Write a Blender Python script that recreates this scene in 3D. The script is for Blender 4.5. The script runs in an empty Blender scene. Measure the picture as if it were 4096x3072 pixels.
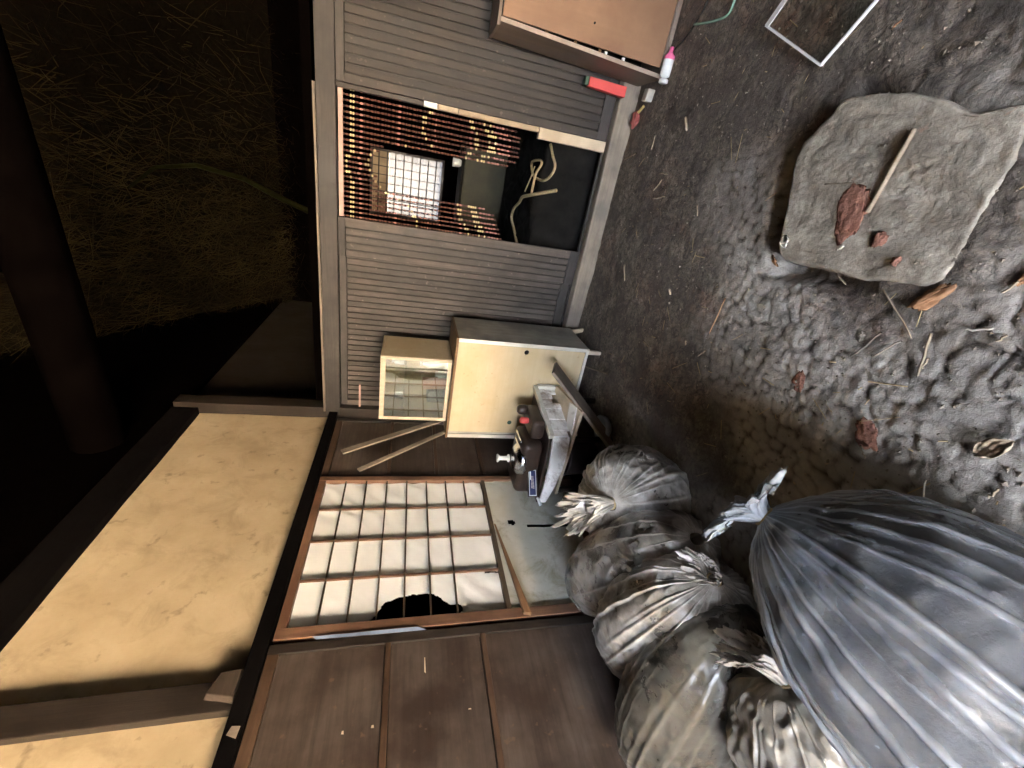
import bpy, bmesh, math, random
import numpy as np
from mathutils import Vector, Matrix

random.seed(7)
RNG = np.random.default_rng(11)
S = bpy.context.scene
COL = S.collection

# ------------------------------------------------------------------ camera
cam_d = bpy.data.cameras.new("camera")
cam_d.sensor_fit = 'HORIZONTAL'
cam_d.sensor_width = 36.0
cam_d.lens = 14.592
cam_d.clip_start = 0.02
cam_d.clip_end = 500
cam = bpy.data.objects.new("camera", cam_d)
COL.objects.link(cam)
# rows: image-right, image-down, forward (the phone was held upright, the picture lies on its side)
_r = Vector((0.16957, -0.20339, -0.96430)).normalized()
_f = Vector((-0.44145, 0.85914, -0.25884)).normalized()
_d = _f.cross(_r).normalized()
_r = _d.cross(_f).normalized()
m3 = Matrix((_r, -_d, -_f)).transposed()
cam.matrix_world = Matrix.Translation((0, 0, 1.5)) @ m3.to_4x4()
S.camera = cam

# ------------------------------------------------------------------ world, sun, exposure
SUN_EL, SUN_AZ = math.radians(72), math.radians(196)      # high sun on the yard side of the house
world = bpy.data.worlds.new("World")
S.world = world
world.use_nodes = True
nt = world.node_tree
bg = nt.nodes['Background']
sky = nt.nodes.new('ShaderNodeTexSky')
sky.sky_type = 'NISHITA'
sky.sun_disc = False
sky.sun_elevation = SUN_EL
sky.sun_rotation = SUN_AZ
sky.air_density = 1.0
sky.dust_density = 6.0
sky.ozone_density = 0.3
nt.links.new(sky.outputs[0], bg.inputs[0])
bg.inputs[1].default_value = 0.08
sun_d = bpy.data.lights.new("sun", 'SUN')
sun_d.energy = 4.5
sun_d.angle = math.radians(0.5)
sun_d.color = (1.0, 0.92, 0.80)
sun = bpy.data.objects.new("sun", sun_d)
COL.objects.link(sun)
_to = Vector((math.sin(SUN_AZ) * math.cos(SUN_EL), math.cos(SUN_AZ) * math.cos(SUN_EL), math.sin(SUN_EL)))
sun.rotation_euler = _to.to_track_quat('Z', 'Y').to_euler()
S.view_settings.view_transform = 'Standard'
S.view_settings.look = 'None'
S.view_settings.gamma = 1
S.view_settings.use_curve_mapping = False
S.view_settings.exposure = 7.35
S.render.engine = 'CYCLES'
S.cycles.use_denoising = True
S.cycles.max_bounces = 10
S.cycles.diffuse_bounces = 6
S.cycles.transparent_max_bounces = 16
S.cycles.sample_clamp_indirect = 8

# ------------------------------------------------------------------ materials
def newmat(name):
    m = bpy.data.materials.new(name)
    m.use_nodes = True
    t = m.node_tree
    return m, t, t.nodes['Principled BSDF']

def nd(t, kind, **kw):
    n = t.nodes.new(kind)
    for k, v in kw.items():
        setattr(n, k, v)
    return n

def c4(c):
    return (c[0], c[1], c[2], 1)

def coords(t, scale=(1, 1, 1), rnd=True):
    tc = nd(t, 'ShaderNodeTexCoord')
    mp = nd(t, 'ShaderNodeMapping')
    mp.inputs['Scale'].default_value = scale
    t.links.new(tc.outputs['Object'], mp.inputs[0])
    if rnd:
        oi = nd(t, 'ShaderNodeObjectInfo')
        mu = nd(t, 'ShaderNodeMath', operation='MULTIPLY')
        mu.inputs[1].default_value = 37.0
        t.links.new(oi.outputs['Random'], mu.inputs[0])
        t.links.new(mu.outputs[0], mp.inputs['Location'])
    return mp.outputs[0]

def noise(t, vec, scale, detail=6, rough=.6, dist=0):
    n = nd(t, 'ShaderNodeTexNoise')
    n.inputs['Scale'].default_value = scale
    n.inputs['Detail'].default_value = detail
    n.inputs['Roughness'].default_value = rough
    n.inputs['Distortion'].default_value = dist
    t.links.new(vec, n.inputs['Vector'])
    return n.outputs[0]

def ramp(t, fac, stops):
    r = nd(t, 'ShaderNodeValToRGB')
    el = r.color_ramp.elements
    while len(el) < len(stops):
        el.new(.5)
    for e, (p, c) in zip(el, stops):
        e.position = p
        e.color = c4(c) if hasattr(c, '__len__') else (c, c, c, 1)
    t.links.new(fac, r.inputs[0])
    return r.outputs[0]

def mixc(t, fac, a, b, mode='MIX'):
    m = nd(t, 'ShaderNodeMix', data_type='RGBA', blend_type=mode)
    for i, v in ((0, fac), (6, a), (7, b)):
        if isinstance(v, (int, float)):
            m.inputs[i].default_value = v
        elif isinstance(v, tuple):
            m.inputs[i].default_value = c4(v)
        else:
            t.links.new(v, m.inputs[i])
    return m.outputs[2]

def bump(t, h, dist, strength=1.0):
    b = nd(t, 'ShaderNodeBump')
    b.inputs['Distance'].default_value = dist
    b.inputs['Strength'].default_value = strength
    t.links.new(h, b.inputs['Height'])
    return b.outputs[0]

def wood(name, ca, cb, axis='Z', rough=.6, stain=None, spots=None, fine=60, bmp=.0012, spec=.4):
    m, t, p = newmat(name)
    sc = {'X': (.06, 1, 1), 'Y': (1, .06, 1), 'Z': (1, 1, .06)}[axis]
    v = coords(t, sc)
    v2 = coords(t, (1, 1, 1))
    g = noise(t, v, fine, 8, .65, .4)
    col = ramp(t, g, [(.3, ca), (.72, cb)])
    big = noise(t, v2, 3.5, 5, .6)
    st = stain or tuple(x * .55 for x in ca)
    col = mixc(t, ramp(t, big, [(.38, 0.75), (.62, 0)]), col, st)
    if spots:
        s = noise(t, v2, 26, 3, .5)
        col = mixc(t, ramp(t, s, [(.66, 0.0), (.74, .7)]), col, spots)
    oi = nd(t, 'ShaderNodeObjectInfo')
    hv = nd(t, 'ShaderNodeHueSaturation')
    mr = nd(t, 'ShaderNodeMapRange')
    mr.inputs[3].default_value = .8
    mr.inputs[4].default_value = 1.2
    t.links.new(oi.outputs['Random'], mr.inputs[0])
    t.links.new(mr.outputs[0], hv.inputs['Value'])
    t.links.new(col, hv.inputs['Color'])
    t.links.new(hv.outputs[0], p.inputs['Base Color'])
    rr = ramp(t, big, [(.3, rough - .12), (.7, min(1, rough + .15))])
    t.links.new(rr, p.inputs['Roughness'])
    p.inputs['Specular IOR Level'].default_value = spec
    t.links.new(bump(t, g, bmp), p.inputs['Normal'])
    return m

def mottled(name, ca, cb, scale=8, rough=.7, b=.002, dirt=None, dscale=3, spec=.4, metal=0, smudge=None):
    m, t, p = newmat(name)
    v = coords(t)
    n1 = noise(t, v, scale, 8, .65)
    col = ramp(t, n1, [(.32, ca), (.68, cb)])
    if dirt:
        d = noise(t, v, dscale, 6, .7, .6)
        col = mixc(t, ramp(t, d, [(.5, 0), (.68, .85)]), col, dirt)
    if smudge:
        sm = noise(t, v, 12, 4, .55, .3)
        col = mixc(t, ramp(t, sm, [(.63, 0), (.72, .6)]), col, smudge)
    t.links.new(col, p.inputs['Base Color'])
    p.inputs['Roughness'].default_value = rough
    p.inputs['Specular IOR Level'].default_value = spec
    p.inputs['Metallic'].default_value = metal
    t.links.new(bump(t, n1, b), p.inputs['Normal'])
    return m

M = {}
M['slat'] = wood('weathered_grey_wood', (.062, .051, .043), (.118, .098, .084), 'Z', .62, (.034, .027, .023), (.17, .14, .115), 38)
M['slatdark'] = wood('darker_grey_wood', (.040, .032, .027), (.082, .066, .056), 'Z', .62, (.022, .018, .015), (.15, .12, .10), 30)  # darker copy of the slat wood for the right panel
M['rail'] = wood('grey_rail_wood', (.052, .045, .041), (.09, .078, .07), 'X', .62)
M['sill'] = wood('worn_sill_wood', (.24, .19, .14), (.36, .30, .23), 'X', .65, (.13, .11, .09))
M['dark'] = wood('sooty_dark_wood', (.022, .016, .012), (.045, .032, .024), 'Z', .5)
M['dark_y'] = wood('sooty_shaded_beam', (.0022, .0015, .0014), (.0045, .003, .0027), 'Y', .85, spec=.08)  # sooty beams, taken near black to put missing loft light into the colour
M['dark_wedge'] = wood('brown_wedge', (.05, .035, .025), (.10, .07, .05), 'Y', .6)
M['door'] = wood('brown_stained_board', (.064, .047, .037), (.125, .096, .076), 'Y', .42, (.035, .02, .014), (.14, .09, .055), 30)
M['batten'] = wood('brown_batten', (.08, .045, .028), (.15, .09, .055), 'Y', .4)
M['shoji'] = wood('reddish_shoji_frame', (.17, .085, .05), (.28, .15, .09), 'Y', .55, (.10, .05, .03))
M['shoji_z'] = wood('reddish_shoji_frame_upright', (.17, .085, .05), (.28, .15, .09), 'Z', .55, (.10, .05, .03))
M['muntin'] = wood('dark_shoji_bar', (.06, .04, .025), (.10, .07, .04), 'Y', .6)
M['paleply'] = wood('pale_plywood', (.51, .405, .25), (.60, .49, .32), 'X', .5, (.50, .37, .2), (.42, .29, .15), 22, .0004)
M['palewood'] = wood('pale_raw_wood', (.58, .47, .33), (.72, .62, .46), 'Z', .6, (.42, .32, .2))
M['palewhite'] = wood('whitish_painted_wood', (.66, .62, .53), (.80, .77, .68), 'Z', .55, (.5, .45, .36))
M['greyply'] = wood('grey_plywood_side', (.38, .345, .28), (.50, .46, .38), 'Z', .6, (.18, .165, .14), None, 18, .0004)
M['tanwood'] = wood('tan_post_wood', (.42, .31, .19), (.55, .42, .27), 'Z', .6)
M['brownedge'] = wood('brown_edge', (.20, .11, .05), (.30, .17, .08), 'Z', .55)
M['cupboard'] = wood('red_brown_veneer', (.30, .165, .09), (.37, .21, .12), 'Z', .45, (.24, .13, .075), None, 10, .0003)
M['cupside'] = wood('grey_brown_veneer', (.19, .135, .10), (.25, .185, .14), 'Z', .5, (.14, .10, .08), None, 12, .0003)
M['cupedge'] = wood('worn_cupboard_edge', (.33, .25, .19), (.45, .35, .28), 'Z', .55)
M['plank'] = wood('grey_plank', (.24, .185, .14), (.40, .325, .245), 'Z', .65)
M['stick'] = wood('dry_stick', (.32, .24, .16), (.5, .4, .28), 'Z', .7)
M['straw'] = mottled('dry_straw', (.36, .25, .12), (.55, .42, .22), 5, .8)
M['loftstraw'] = mottled('sooty_shaded_straw', (.0015, .001, .0005), (.042, .030, .012), 1.3, .95, .002, None, 3, .05)  # sooty straw, its colour blackened further to stand for the unlit loft
M['thatch'] = mottled('smoky_shaded_thatch', (.002, .0014, .0008), (.005, .0035, .0018), 14, .95, .01, None, 3, .05)  # smoke-dark thatch, painted near black for the light missing above
M['rope'] = mottled('straw_rope', (.42, .31, .16), (.62, .5, .3), 60, .85, .004)
M['plaster'] = mottled('ochre_clay_plaster', (.44, .335, .20), (.54, .43, .275), 3.2, .9, .004, (.38, .29, .175), 5.0, .2, 0, (.20, .15, .09))
M['paper'] = mottled('white_shoji_paper', (.82, .82, .80), (.88, .88, .86), 3, .85, .004, None, 3, .2)
M['dirtypaper'] = mottled('soiled_white_sheet', (.50, .485, .40), (.62, .61, .55), 4, .8, .004, (.30, .27, .17), 4, .2)
M['peel'] = mottled('peeling_white_paint', (.86, .82, .76), (.90, .88, .84), 9, .75, .004, (.30, .22, .16), 7, .2)
M['black'] = mottled('soot_black', (.006, .0055, .005), (.018, .016, .014), 8, .85, .002, None, 3, .15)
M['shade'] = mottled('shade_black', (.0008, .0005, .00045), (.002, .0014, .0012), 6, 1.0, .004, None, 3, 0)  # near black that paints in the shade of loft and closed rooms
M['darkplastic'] = mottled('dark_brown_enamel', (.03, .018, .014), (.06, .04, .03), 8, .3)
M['chrome'] = mottled('dull_chrome', (.6, .62, .66), (.75, .77, .8), 20, .22, .0002, None, 3, .5, 1.0)
M['white'] = mottled('white_plastic', (.78, .78, .75), (.85, .85, .82), 10, .45, .0003)
M['navy'] = mottled('navy_plate', (.012, .018, .075), (.02, .03, .11), 10, .35, .0002)
M['palemark'] = mottled('faded_pale_print', (.5, .38, .36), (.62, .5, .46), 30, .5, .0001)
M['red'] = mottled('red_plastic', (.62, .07, .065), (.72, .10, .09), 6, .5, .0005)
M['darkgreen'] = mottled('dark_green_lid', (.02, .05, .03), (.04, .08, .05), 10, .5)
M['pink'] = mottled('pink_plastic', (.75, .12, .28), (.82, .2, .36), 10, .4, .0003)
M['pinkstrip'] = wood('pinkish_strip', (.42, .27, .23), (.55, .37, .32), 'X', .55)
M['greencord'] = mottled('pale_green_cord', (.24, .42, .3), (.32, .52, .38), 20, .5)
M['blackcord'] = mottled('black_cord', (.012, .012, .012), (.02, .02, .02), 20, .4)
M['concrete'] = mottled('pale_concrete', (.36, .33, .29), (.48, .44, .38), 16, .85, .003)
M['yard'] = mottled('pale_dry_yard', (.38, .32, .24), (.48, .41, .32), .8, .9, .01)
M['redrock'] = mottled('rust_red_clay', (.20, .085, .06), (.40, .19, .125), 22, .9, .012)
M['orangechip'] = wood('orange_wood_chip', (.34, .16, .075), (.55, .31, .16), 'Z', .7)
M['leaf'] = mottled('dry_beige_leaf', (.5, .38, .24), (.72, .6, .44), 26, .7, .006, (.3, .2, .12), 12)
M['paleleaf'] = mottled('pale_dry_leaf', (.72, .66, .52), (.85, .8, .68), 30, .7, .004)
M['beadbrown'] = mottled('brown_bead', (.10, .035, .025), (.19, .075, .05), 40, .3, .0003)
M['beadgold'] = mottled('pale_gold_bead', (.72, .58, .28), (.85, .72, .42), 40, .28, .0003)
M['beadpink'] = mottled('rosy_bead', (.42, .17, .15), (.55, .26, .22), 40, .3, .0003)
M['jar'] = mottled('pale_green_jar', (.40, .52, .42), (.55, .66, .56), 10, .3)
M['saltcard'] = mottled('salmon_card', (.55, .26, .17), (.66, .34, .24), 14, .7)

# glass
def glassmat(name, tint=(.9, .95, .93), alpha=.12, rough=.03):
    m, t, p = newmat(name)
    out = t.nodes['Material Output']
    t.nodes.remove(p)
    tr = nd(t, 'ShaderNodeBsdfTransparent')
    tr.inputs[0].default_value = c4(tint)
    gl = nd(t, 'ShaderNodeBsdfGlossy')
    gl.inputs['Roughness'].default_value = rough
    lw_ = nd(t, 'ShaderNodeLayerWeight')
    lw_.inputs[0].default_value = .5
    fr = nd(t, 'ShaderNodeMath', operation='POWER')
    fr.inputs[1].default_value = 4.0
    t.links.new(lw_.outputs['Facing'], fr.inputs[0])
    v = coords(t)
    n = noise(t, v, 5, 4)
    ad = nd(t, 'ShaderNodeMath', operation='MULTIPLY_ADD')
    t.links.new(n, ad.inputs[0])
    ad.inputs[1].default_value = alpha
    t.links.new(fr.outputs[0], ad.inputs[2])
    mx = nd(t, 'ShaderNodeMixShader')
    t.links.new(ad.outputs[0], mx.inputs[0])
    t.links.new(tr.outputs[0], mx.inputs[1])
    t.links.new(gl.outputs[0], mx.inputs[2])
    t.links.new(mx.outputs[0], out.inputs[0])
    return m
M['glass'] = glassmat('dusty_glass', (.9, .95, .93), .55)
M['pane'] = glassmat('clear_pane', (.95, .97, .96), .05, .08)

# window paper: lets daylight through
def papermat(name, col):
    m, t, p = newmat(name)
    out = t.nodes['Material Output']
    tl = nd(t, 'ShaderNodeBsdfTranslucent')
    tl.inputs[0].default_value = c4(col)
    df = nd(t, 'ShaderNodeBsdfDiffuse')
    v = coords(t)
    t.links.new(ramp(t, noise(t, v, 6, 4), [(.3, tuple(x * .8 for x in col)), (.7, col)]), tl.inputs[0])
    df.inputs[0].default_value = c4(col)
    mx = nd(t, 'ShaderNodeMixShader')
    mx.inputs[0].default_value = .6
    t.links.new(df.outputs[0], mx.inputs[1])
    t.links.new(tl.outputs[0], mx.inputs[2])
    t.links.new(mx.outputs[0], out.inputs[0])
    t.nodes.remove(p)
    return m
M['windowpaper'] = papermat('thin_window_paper', (.05, .051, .052))

# plastic film of the bags: hazy where folded or dusty, clear elsewhere
def filmmat(name, haze, lo, hi, dirtcol, dirt, rough=.28, tint=(.95, .96, .97)):
    m, t, p = newmat(name)
    out = t.nodes['Material Output']
    at = nd(t, 'ShaderNodeAttribute', attribute_name='fold')
    v = coords(t, rnd=False)
    n1 = noise(t, v, 6, 7, .68, .3)
    n2 = noise(t, v, 26, 6, .65)
    p.inputs['Roughness'].default_value = rough
    p.inputs['Specular IOR Level'].default_value = .6
    col = mixc(t, ramp(t, n1, [(.34, dirt), (.66, 0)]), haze, dirtcol)
    t.links.new(col, p.inputs['Base Color'])
    t.links.new(bump(t, n2, .003), p.inputs['Normal'])
    tr = nd(t, 'ShaderNodeBsdfTransparent')
    tr.inputs[0].default_value = c4(tint)
    mr = nd(t, 'ShaderNodeMapRange')
    mr.inputs[1].default_value = .3
    mr.inputs[2].default_value = .7
    mr.inputs[3].default_value = lo
    mr.inputs[4].default_value = hi
    t.links.new(n1, mr.inputs[0])
    ad = nd(t, 'ShaderNodeMath', operation='ADD', use_clamp=True)
    t.links.new(mr.outputs[0], ad.inputs[0])
    t.links.new(at.outputs['Fac'], ad.inputs[1])
    mx = nd(t, 'ShaderNodeMixShader')
    t.links.new(ad.outputs[0], mx.inputs[0])
    t.links.new(tr.outputs[0], mx.inputs[1])
    t.links.new(p.outputs[0], mx.inputs[2])
    t.links.new(mx.outputs[0], out.inputs[0])
    return m
M['film'] = filmmat('dusty_clear_film', (.60, .555, .485), .32, .72, (.18, .135, .095), .8)
M['filmbrown'] = filmmat('soil_stained_film', (.52, .475, .41), .26, .58, (.18, .135, .095), .8)
M['filmblue'] = filmmat('bluish_clear_film', (.30, .322, .345), .18, .48, (.14, .143, .147), .55, .38)
M['filmolive'] = filmmat('olive_grey_film', (.18, .162, .125), .52, .84, (.085, .067, .048), .75)
M['filmwhite'] = filmmat('crumpled_white_film', (.40, .37, .31), .7, .95, (.15, .115, .08), .75)
M['soilfill'] = mottled('dark_leaf_soil', (.05, .036, .027), (.19, .145, .105), 17, .85, .012, (.20, .165, .125), 9)
M['ashfill'] = mottled('grey_ash_soil', (.008, .0075, .007), (.05, .047, .045), 5, .85, .014, (.010, .009, .008), 5)

# earth floor
def earthmat():
    m, t, p = newmat('black_earth')
    v = coords(t, rnd=False)
    n1 = noise(t, v, 2.3, 8, .65, .3)
    n2 = noise(t, v, 38, 8, .7)
    n3 = noise(t, v, 1.7, 6, .7, .8)
    col = ramp(t, n1, [(.3, (.19, .152, .115)), (.55, (.34, .283, .22)), (.75, (.54, .462, .37))])
    col = mixc(t, ramp(t, n2, [(.35, .8), (.6, 0)]), col, (.09, .075, .062))
    col = mixc(t, ramp(t, n3, [(.53, 0), (.68, .6)]), col, (.30, .15, .095))
    n5 = noise(t, v, 11, 5, .6, .6)
    col = mixc(t, ramp(t, n5, [(.36, .65), (.56, 0)]), col, (.075, .062, .052))
    n6 = noise(t, v, 15, 4, .6, 1.2)
    col = mixc(t, ramp(t, n6, [(.455, 0), (.5, .8), (.53, 0)]), col, (.05, .042, .036))
    n7 = noise(t, v, 3.1, 6, .65, .4)
    col = mixc(t, ramp(t, n7, [(.42, .7), (.58, 0)]), col, (.10, .084, .07))
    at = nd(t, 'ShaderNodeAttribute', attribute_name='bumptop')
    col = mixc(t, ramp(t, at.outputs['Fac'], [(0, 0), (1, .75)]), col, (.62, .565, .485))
    t.links.new(col, p.inputs['Base Color'])
    r = ramp(t, n1, [(.3, .9), (.7, .68)])
    t.links.new(r, p.inputs['Roughness'])
    p.inputs['Specular IOR Level'].default_value = .25
    n4 = noise(t, v, 90, 6, .7)
    ad = nd(t, 'ShaderNodeMath', operation='MULTIPLY_ADD')
    t.links.new(n4, ad.inputs[0])
    ad.inputs[1].default_value = .4
    t.links.new(n2, ad.inputs[2])
    t.links.new(bump(t, ad.outputs[0], .007), p.inputs['Normal'])
    return m
M['earth'] = earthmat()
def stonemat():
    m, t, p = newmat('worn_grey_stone')
    v = coords(t, rnd=False)
    n1 = noise(t, v, 3.2, 8, .7, .3)
    n2 = noise(t, v, 60, 8, .7)
    n3 = noise(t, v, 11, 4, .6, .5)
    col = ramp(t, n1, [(.34, (.24, .205, .155)), (.64, (.58, .512, .405))])
    col = mixc(t, ramp(t, n2, [(.35, .6), (.55, 0)]), col, (.22, .185, .142))
    col = mixc(t, ramp(t, noise(t, v, 13, 6, .65, .5), [(.40, .75), (.56, 0)]), col, (.20, .165, .125))
    col = mixc(t, ramp(t, n3, [(.66, 0), (.72, .7)]), col, (.46, .26, .17))
    t.links.new(col, p.inputs['Base Color'])
    p.inputs['Roughness'].default_value = .7
    t.links.new(bump(t, n2, .006), p.inputs['Normal'])
    return m
M['stone'] = stonemat()

# ------------------------------------------------------------------ mesh helpers
class MB:
    def __init__(s):
        s.v, s.f, s.m = [], [], []
    def add(s, verts, faces, mi=0):
        o = len(s.v)
        s.v += [tuple(v) for v in verts]
        s.f += [tuple(i + o for i in f) for f in faces]
        s.m += [mi] * len(faces)
        return s
    def hexa(s, b, t, mi=0):
        """b, t: four bottom and four top corners, counter-clockwise seen from above"""
        return s.add(list(b) + list(t), [(3, 2, 1, 0), (4, 5, 6, 7), (0, 1, 5, 4), (1, 2, 6, 5), (2, 3, 7, 6), (3, 0, 4, 7)], mi)
    def box(s, x0, x1, y0, y1, z0, z1, mi=0):
        return s.hexa([(x0, y0, z0), (x1, y0, z0), (x1, y1, z0), (x0, y1, z0)],
                      [(x0, y0, z1), (x1, y0, z1), (x1, y1, z1), (x0, y1, z1)], mi)
    def tube(s, pts, rad, n=8, mi=0, cap=True):
        pts = [Vector(p) for p in pts]
        rads = rad if hasattr(rad, '__len__') else [rad] * len(pts)
        rings = []
        prev = None
        for i, p in enumerate(pts):
            d = (pts[min(i + 1, len(pts) - 1)] - pts[max(i - 1, 0)]).normalized()
            if prev is None:
                a = d.orthogonal().normalized()
            else:
                a = (prev - d * prev.dot(d)).normalized()
            prev = a
            b = d.cross(a)
            rings.append([p + (a * math.cos(2 * math.pi * k / n) + b * math.sin(2 * math.pi * k / n)) * rads[i] for k in range(n)])
        vs = [q for r in rings for q in r]
        fs = []
        for i in range(len(pts) - 1):
            for k in range(n):
                k2 = (k + 1) % n
                fs.append((i * n + k, i * n + k2, (i + 1) * n + k2, (i + 1) * n + k))
        if cap:
            fs.append(tuple(reversed(range(n))))
            fs.append(tuple((len(pts) - 1) * n + k for k in range(n)))
        return s.add(vs, fs, mi)
    def lathe(s, prof, c, n=20, mi=0, axis='Z'):
        """prof: list of (radius, height)"""
        vs, fs = [], []
        for r, h in prof:
            for k in range(n):
                a = 2 * math.pi * k / n
                q = (r * math.cos(a), r * math.sin(a), h)
                if axis == 'X':
                    q = (q[2], q[0], q[1])
                elif axis == 'Y':
                    q = (q[1], q[2], q[0])
                vs.append((c[0] + q[0], c[1] + q[1], c[2] + q[2]))
        for i in range(len(prof) - 1):
            for k in range(n):
                k2 = (k + 1) % n
                fs.append((i * n + k, i * n + k2, (i + 1) * n + k2, (i + 1) * n + k))
        fs.append(tuple(reversed(range(n))))
        fs.append(tuple((len(prof) - 1) * n + k for k in range(n)))
        return s.add(vs, fs, mi)
    def mesh(s, name, mats, off=(0, 0, 0), smooth=False):
        me = bpy.data.meshes.new(name)
        ox, oy, oz = off
        me.from_pydata([(x - ox, y - oy, z - oz) for x, y, z in s.v], [], s.f)
        for m in (mats if isinstance(mats, (list, tuple)) else [mats]):
            me.materials.append(m)
        me.polygons.foreach_set('material_index', s.m)
        if smooth:
            me.polygons.foreach_set('use_smooth', [True] * len(s.f))
        me.update()
        return me

def bevel(o, w=.004, seg=2):
    b = o.modifiers.new('bevel', 'BEVEL')
    b.width = w
    b.segments = seg
    b.limit_method = 'ANGLE'
    return o

def world_loc(o):
    l = Vector(o.location)
    while o.parent:
        o = o.parent
        l += Vector(o.location)
    return l

def part(name, mb, mat, parent=None, smooth=False, bev=0):
    off = world_loc(parent) if parent else (0, 0, 0)
    me = mb.mesh(name, mat, off, smooth) if isinstance(mb, MB) else mb
    o = bpy.data.objects.new(name, me)
    o.parent = parent
    COL.objects.link(o)
    if bev:
        bevel(o, bev)
    return o

def thing(name, label, cat, loc, group=None):
    o = bpy.data.objects.new(name, None)
    o.empty_display_size = .05
    o.location = loc
    o['label'] = label
    o['category'] = cat
    if group:
        o['group'] = group
    COL.objects.link(o)
    return o

def solo(name, mb, mat, label, cat, loc=(0, 0, 0), group=None, smooth=False, bev=0):
    me = mb.mesh(name, mat, loc, smooth) if isinstance(mb, MB) else mb
    o = bpy.data.objects.new(name, me)
    o.location = loc
    o['label'] = label
    o['category'] = cat
    if group:
        o['group'] = group
    COL.objects.link(o)
    if bev:
        bevel(o, bev)
    return o

def setting(name, mb, mat, kind='structure', smooth=False):
    me = mb.mesh(name, mat, (0, 0, 0), smooth) if isinstance(mb, MB) else mb
    o = bpy.data.objects.new(name, me)
    o['kind'] = kind
    COL.objects.link(o)
    return o

def box(*a):
    return MB().box(*a)

# numpy value noise -------------------------------------------------
def _h(ix, iy, iz, seed):
    n = (ix.astype(np.int64) * 374761393 + iy.astype(np.int64) * 668265263 + iz.astype(np.int64) * 2147483647 + seed * 1442695041) & 0x7fffffff
    n = ((n ^ (n >> 13)) * 1274126177) & 0x7fffffff
    n = (n ^ (n >> 16)) & 0xffff
    return n / 65535.0

def vnoise(x, y, z, seed=0):
    x0, y0, z0 = np.floor(x), np.floor(y), np.floor(z)
    fx, fy, fz = x - x0, y - y0, z - z0
    fx, fy, fz = [q * q * (3 - 2 * q) for q in (fx, fy, fz)]
    r = 0
    for dx in (0, 1):
        for dy in (0, 1):
            for dz in (0, 1):
                w = (fx if dx else 1 - fx) * (fy if dy else 1 - fy) * (fz if dz else 1 - fz)
                r = r + w * _h(x0 + dx, y0 + dy, z0 + dz, seed)
    return r * 2 - 1

def fbm(x, y, z, seed=0, oct=4, gain=.5):
    r, a, f = 0, 1, 1
    for i in range(oct):
        r = r + a * vnoise(x * f, y * f, z * f, seed + i * 17)
        a *= gain
        f *= 2.03
    return r

def worley(x, y, seed=0):
    x0, y0 = np.floor(x), np.floor(y)
    z = np.zeros_like(x0)
    d1 = np.full(x.shape, 9.0)
    for dx in (-1, 0, 1):
        for dy in (-1, 0, 1):
            cx, cy = x0 + dx, y0 + dy
            px = cx + .15 + .7 * _h(cx, cy, z, seed)
            py = cy + .15 + .7 * _h(cx, cy, z + 5, seed)
            d1 = np.minimum(d1, (px - x) ** 2 + (py - y) ** 2)
    return np.sqrt(d1)

def gridmesh(name, P, mat, closed_u=False, smooth=True, attrs=None):
    """P: (nv, nu, 3) array"""
    nv, nu = P.shape[:2]
    me = bpy.data.meshes.new(name)
    vs = P.reshape(-1, 3)
    idx = np.arange(nv * nu).reshape(nv, nu)
    if closed_u:
        idx = np.concatenate([idx, idx[:, :1]], 1)
    q = np.stack([idx[:-1, :-1], idx[:-1, 1:], idx[1:, 1:], idx[1:, :-1]], -1).reshape(-1, 4)
    me.vertices.add(len(vs))
    me.vertices.foreach_set('co', vs.astype(np.float32).ravel())
    me.loops.add(q.size)
    me.loops.foreach_set('vertex_index', q.astype(np.int32).ravel())
    me.polygons.add(len(q))
    me.polygons.foreach_set('loop_start', np.arange(0, q.size, 4, dtype=np.int32))
    me.polygons.foreach_set('loop_total', np.full(len(q), 4, dtype=np.int32))
    me.polygons.foreach_set('use_smooth', np.full(len(q), smooth))
    for k, a in (attrs or {}).items():
        at = me.attributes.new(k, 'FLOAT', 'POINT')
        at.data.foreach_set('value', a.astype(np.float32).ravel())
    me.materials.append(mat)
    me.update()
    me.validate()
    return me

# ------------------------------------------------------------------ ground
STONE = [(-0.097, 1.456), (0.063, 1.517), (0.218, 1.568), (0.304, 1.572), (0.388, 1.507), (0.438, 1.476), (0.434, 1.332), (0.418, 1.198), (0.371, 1.079), (0.373, 0.97), (0.256, 0.93), (0.171, 0.925), (0.107, 0.922), (-0.01, 0.916), (-0.073, 0.945), (-0.089, 1.045), (-0.101, 1.145), (-0.1, 1.298)]

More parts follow.
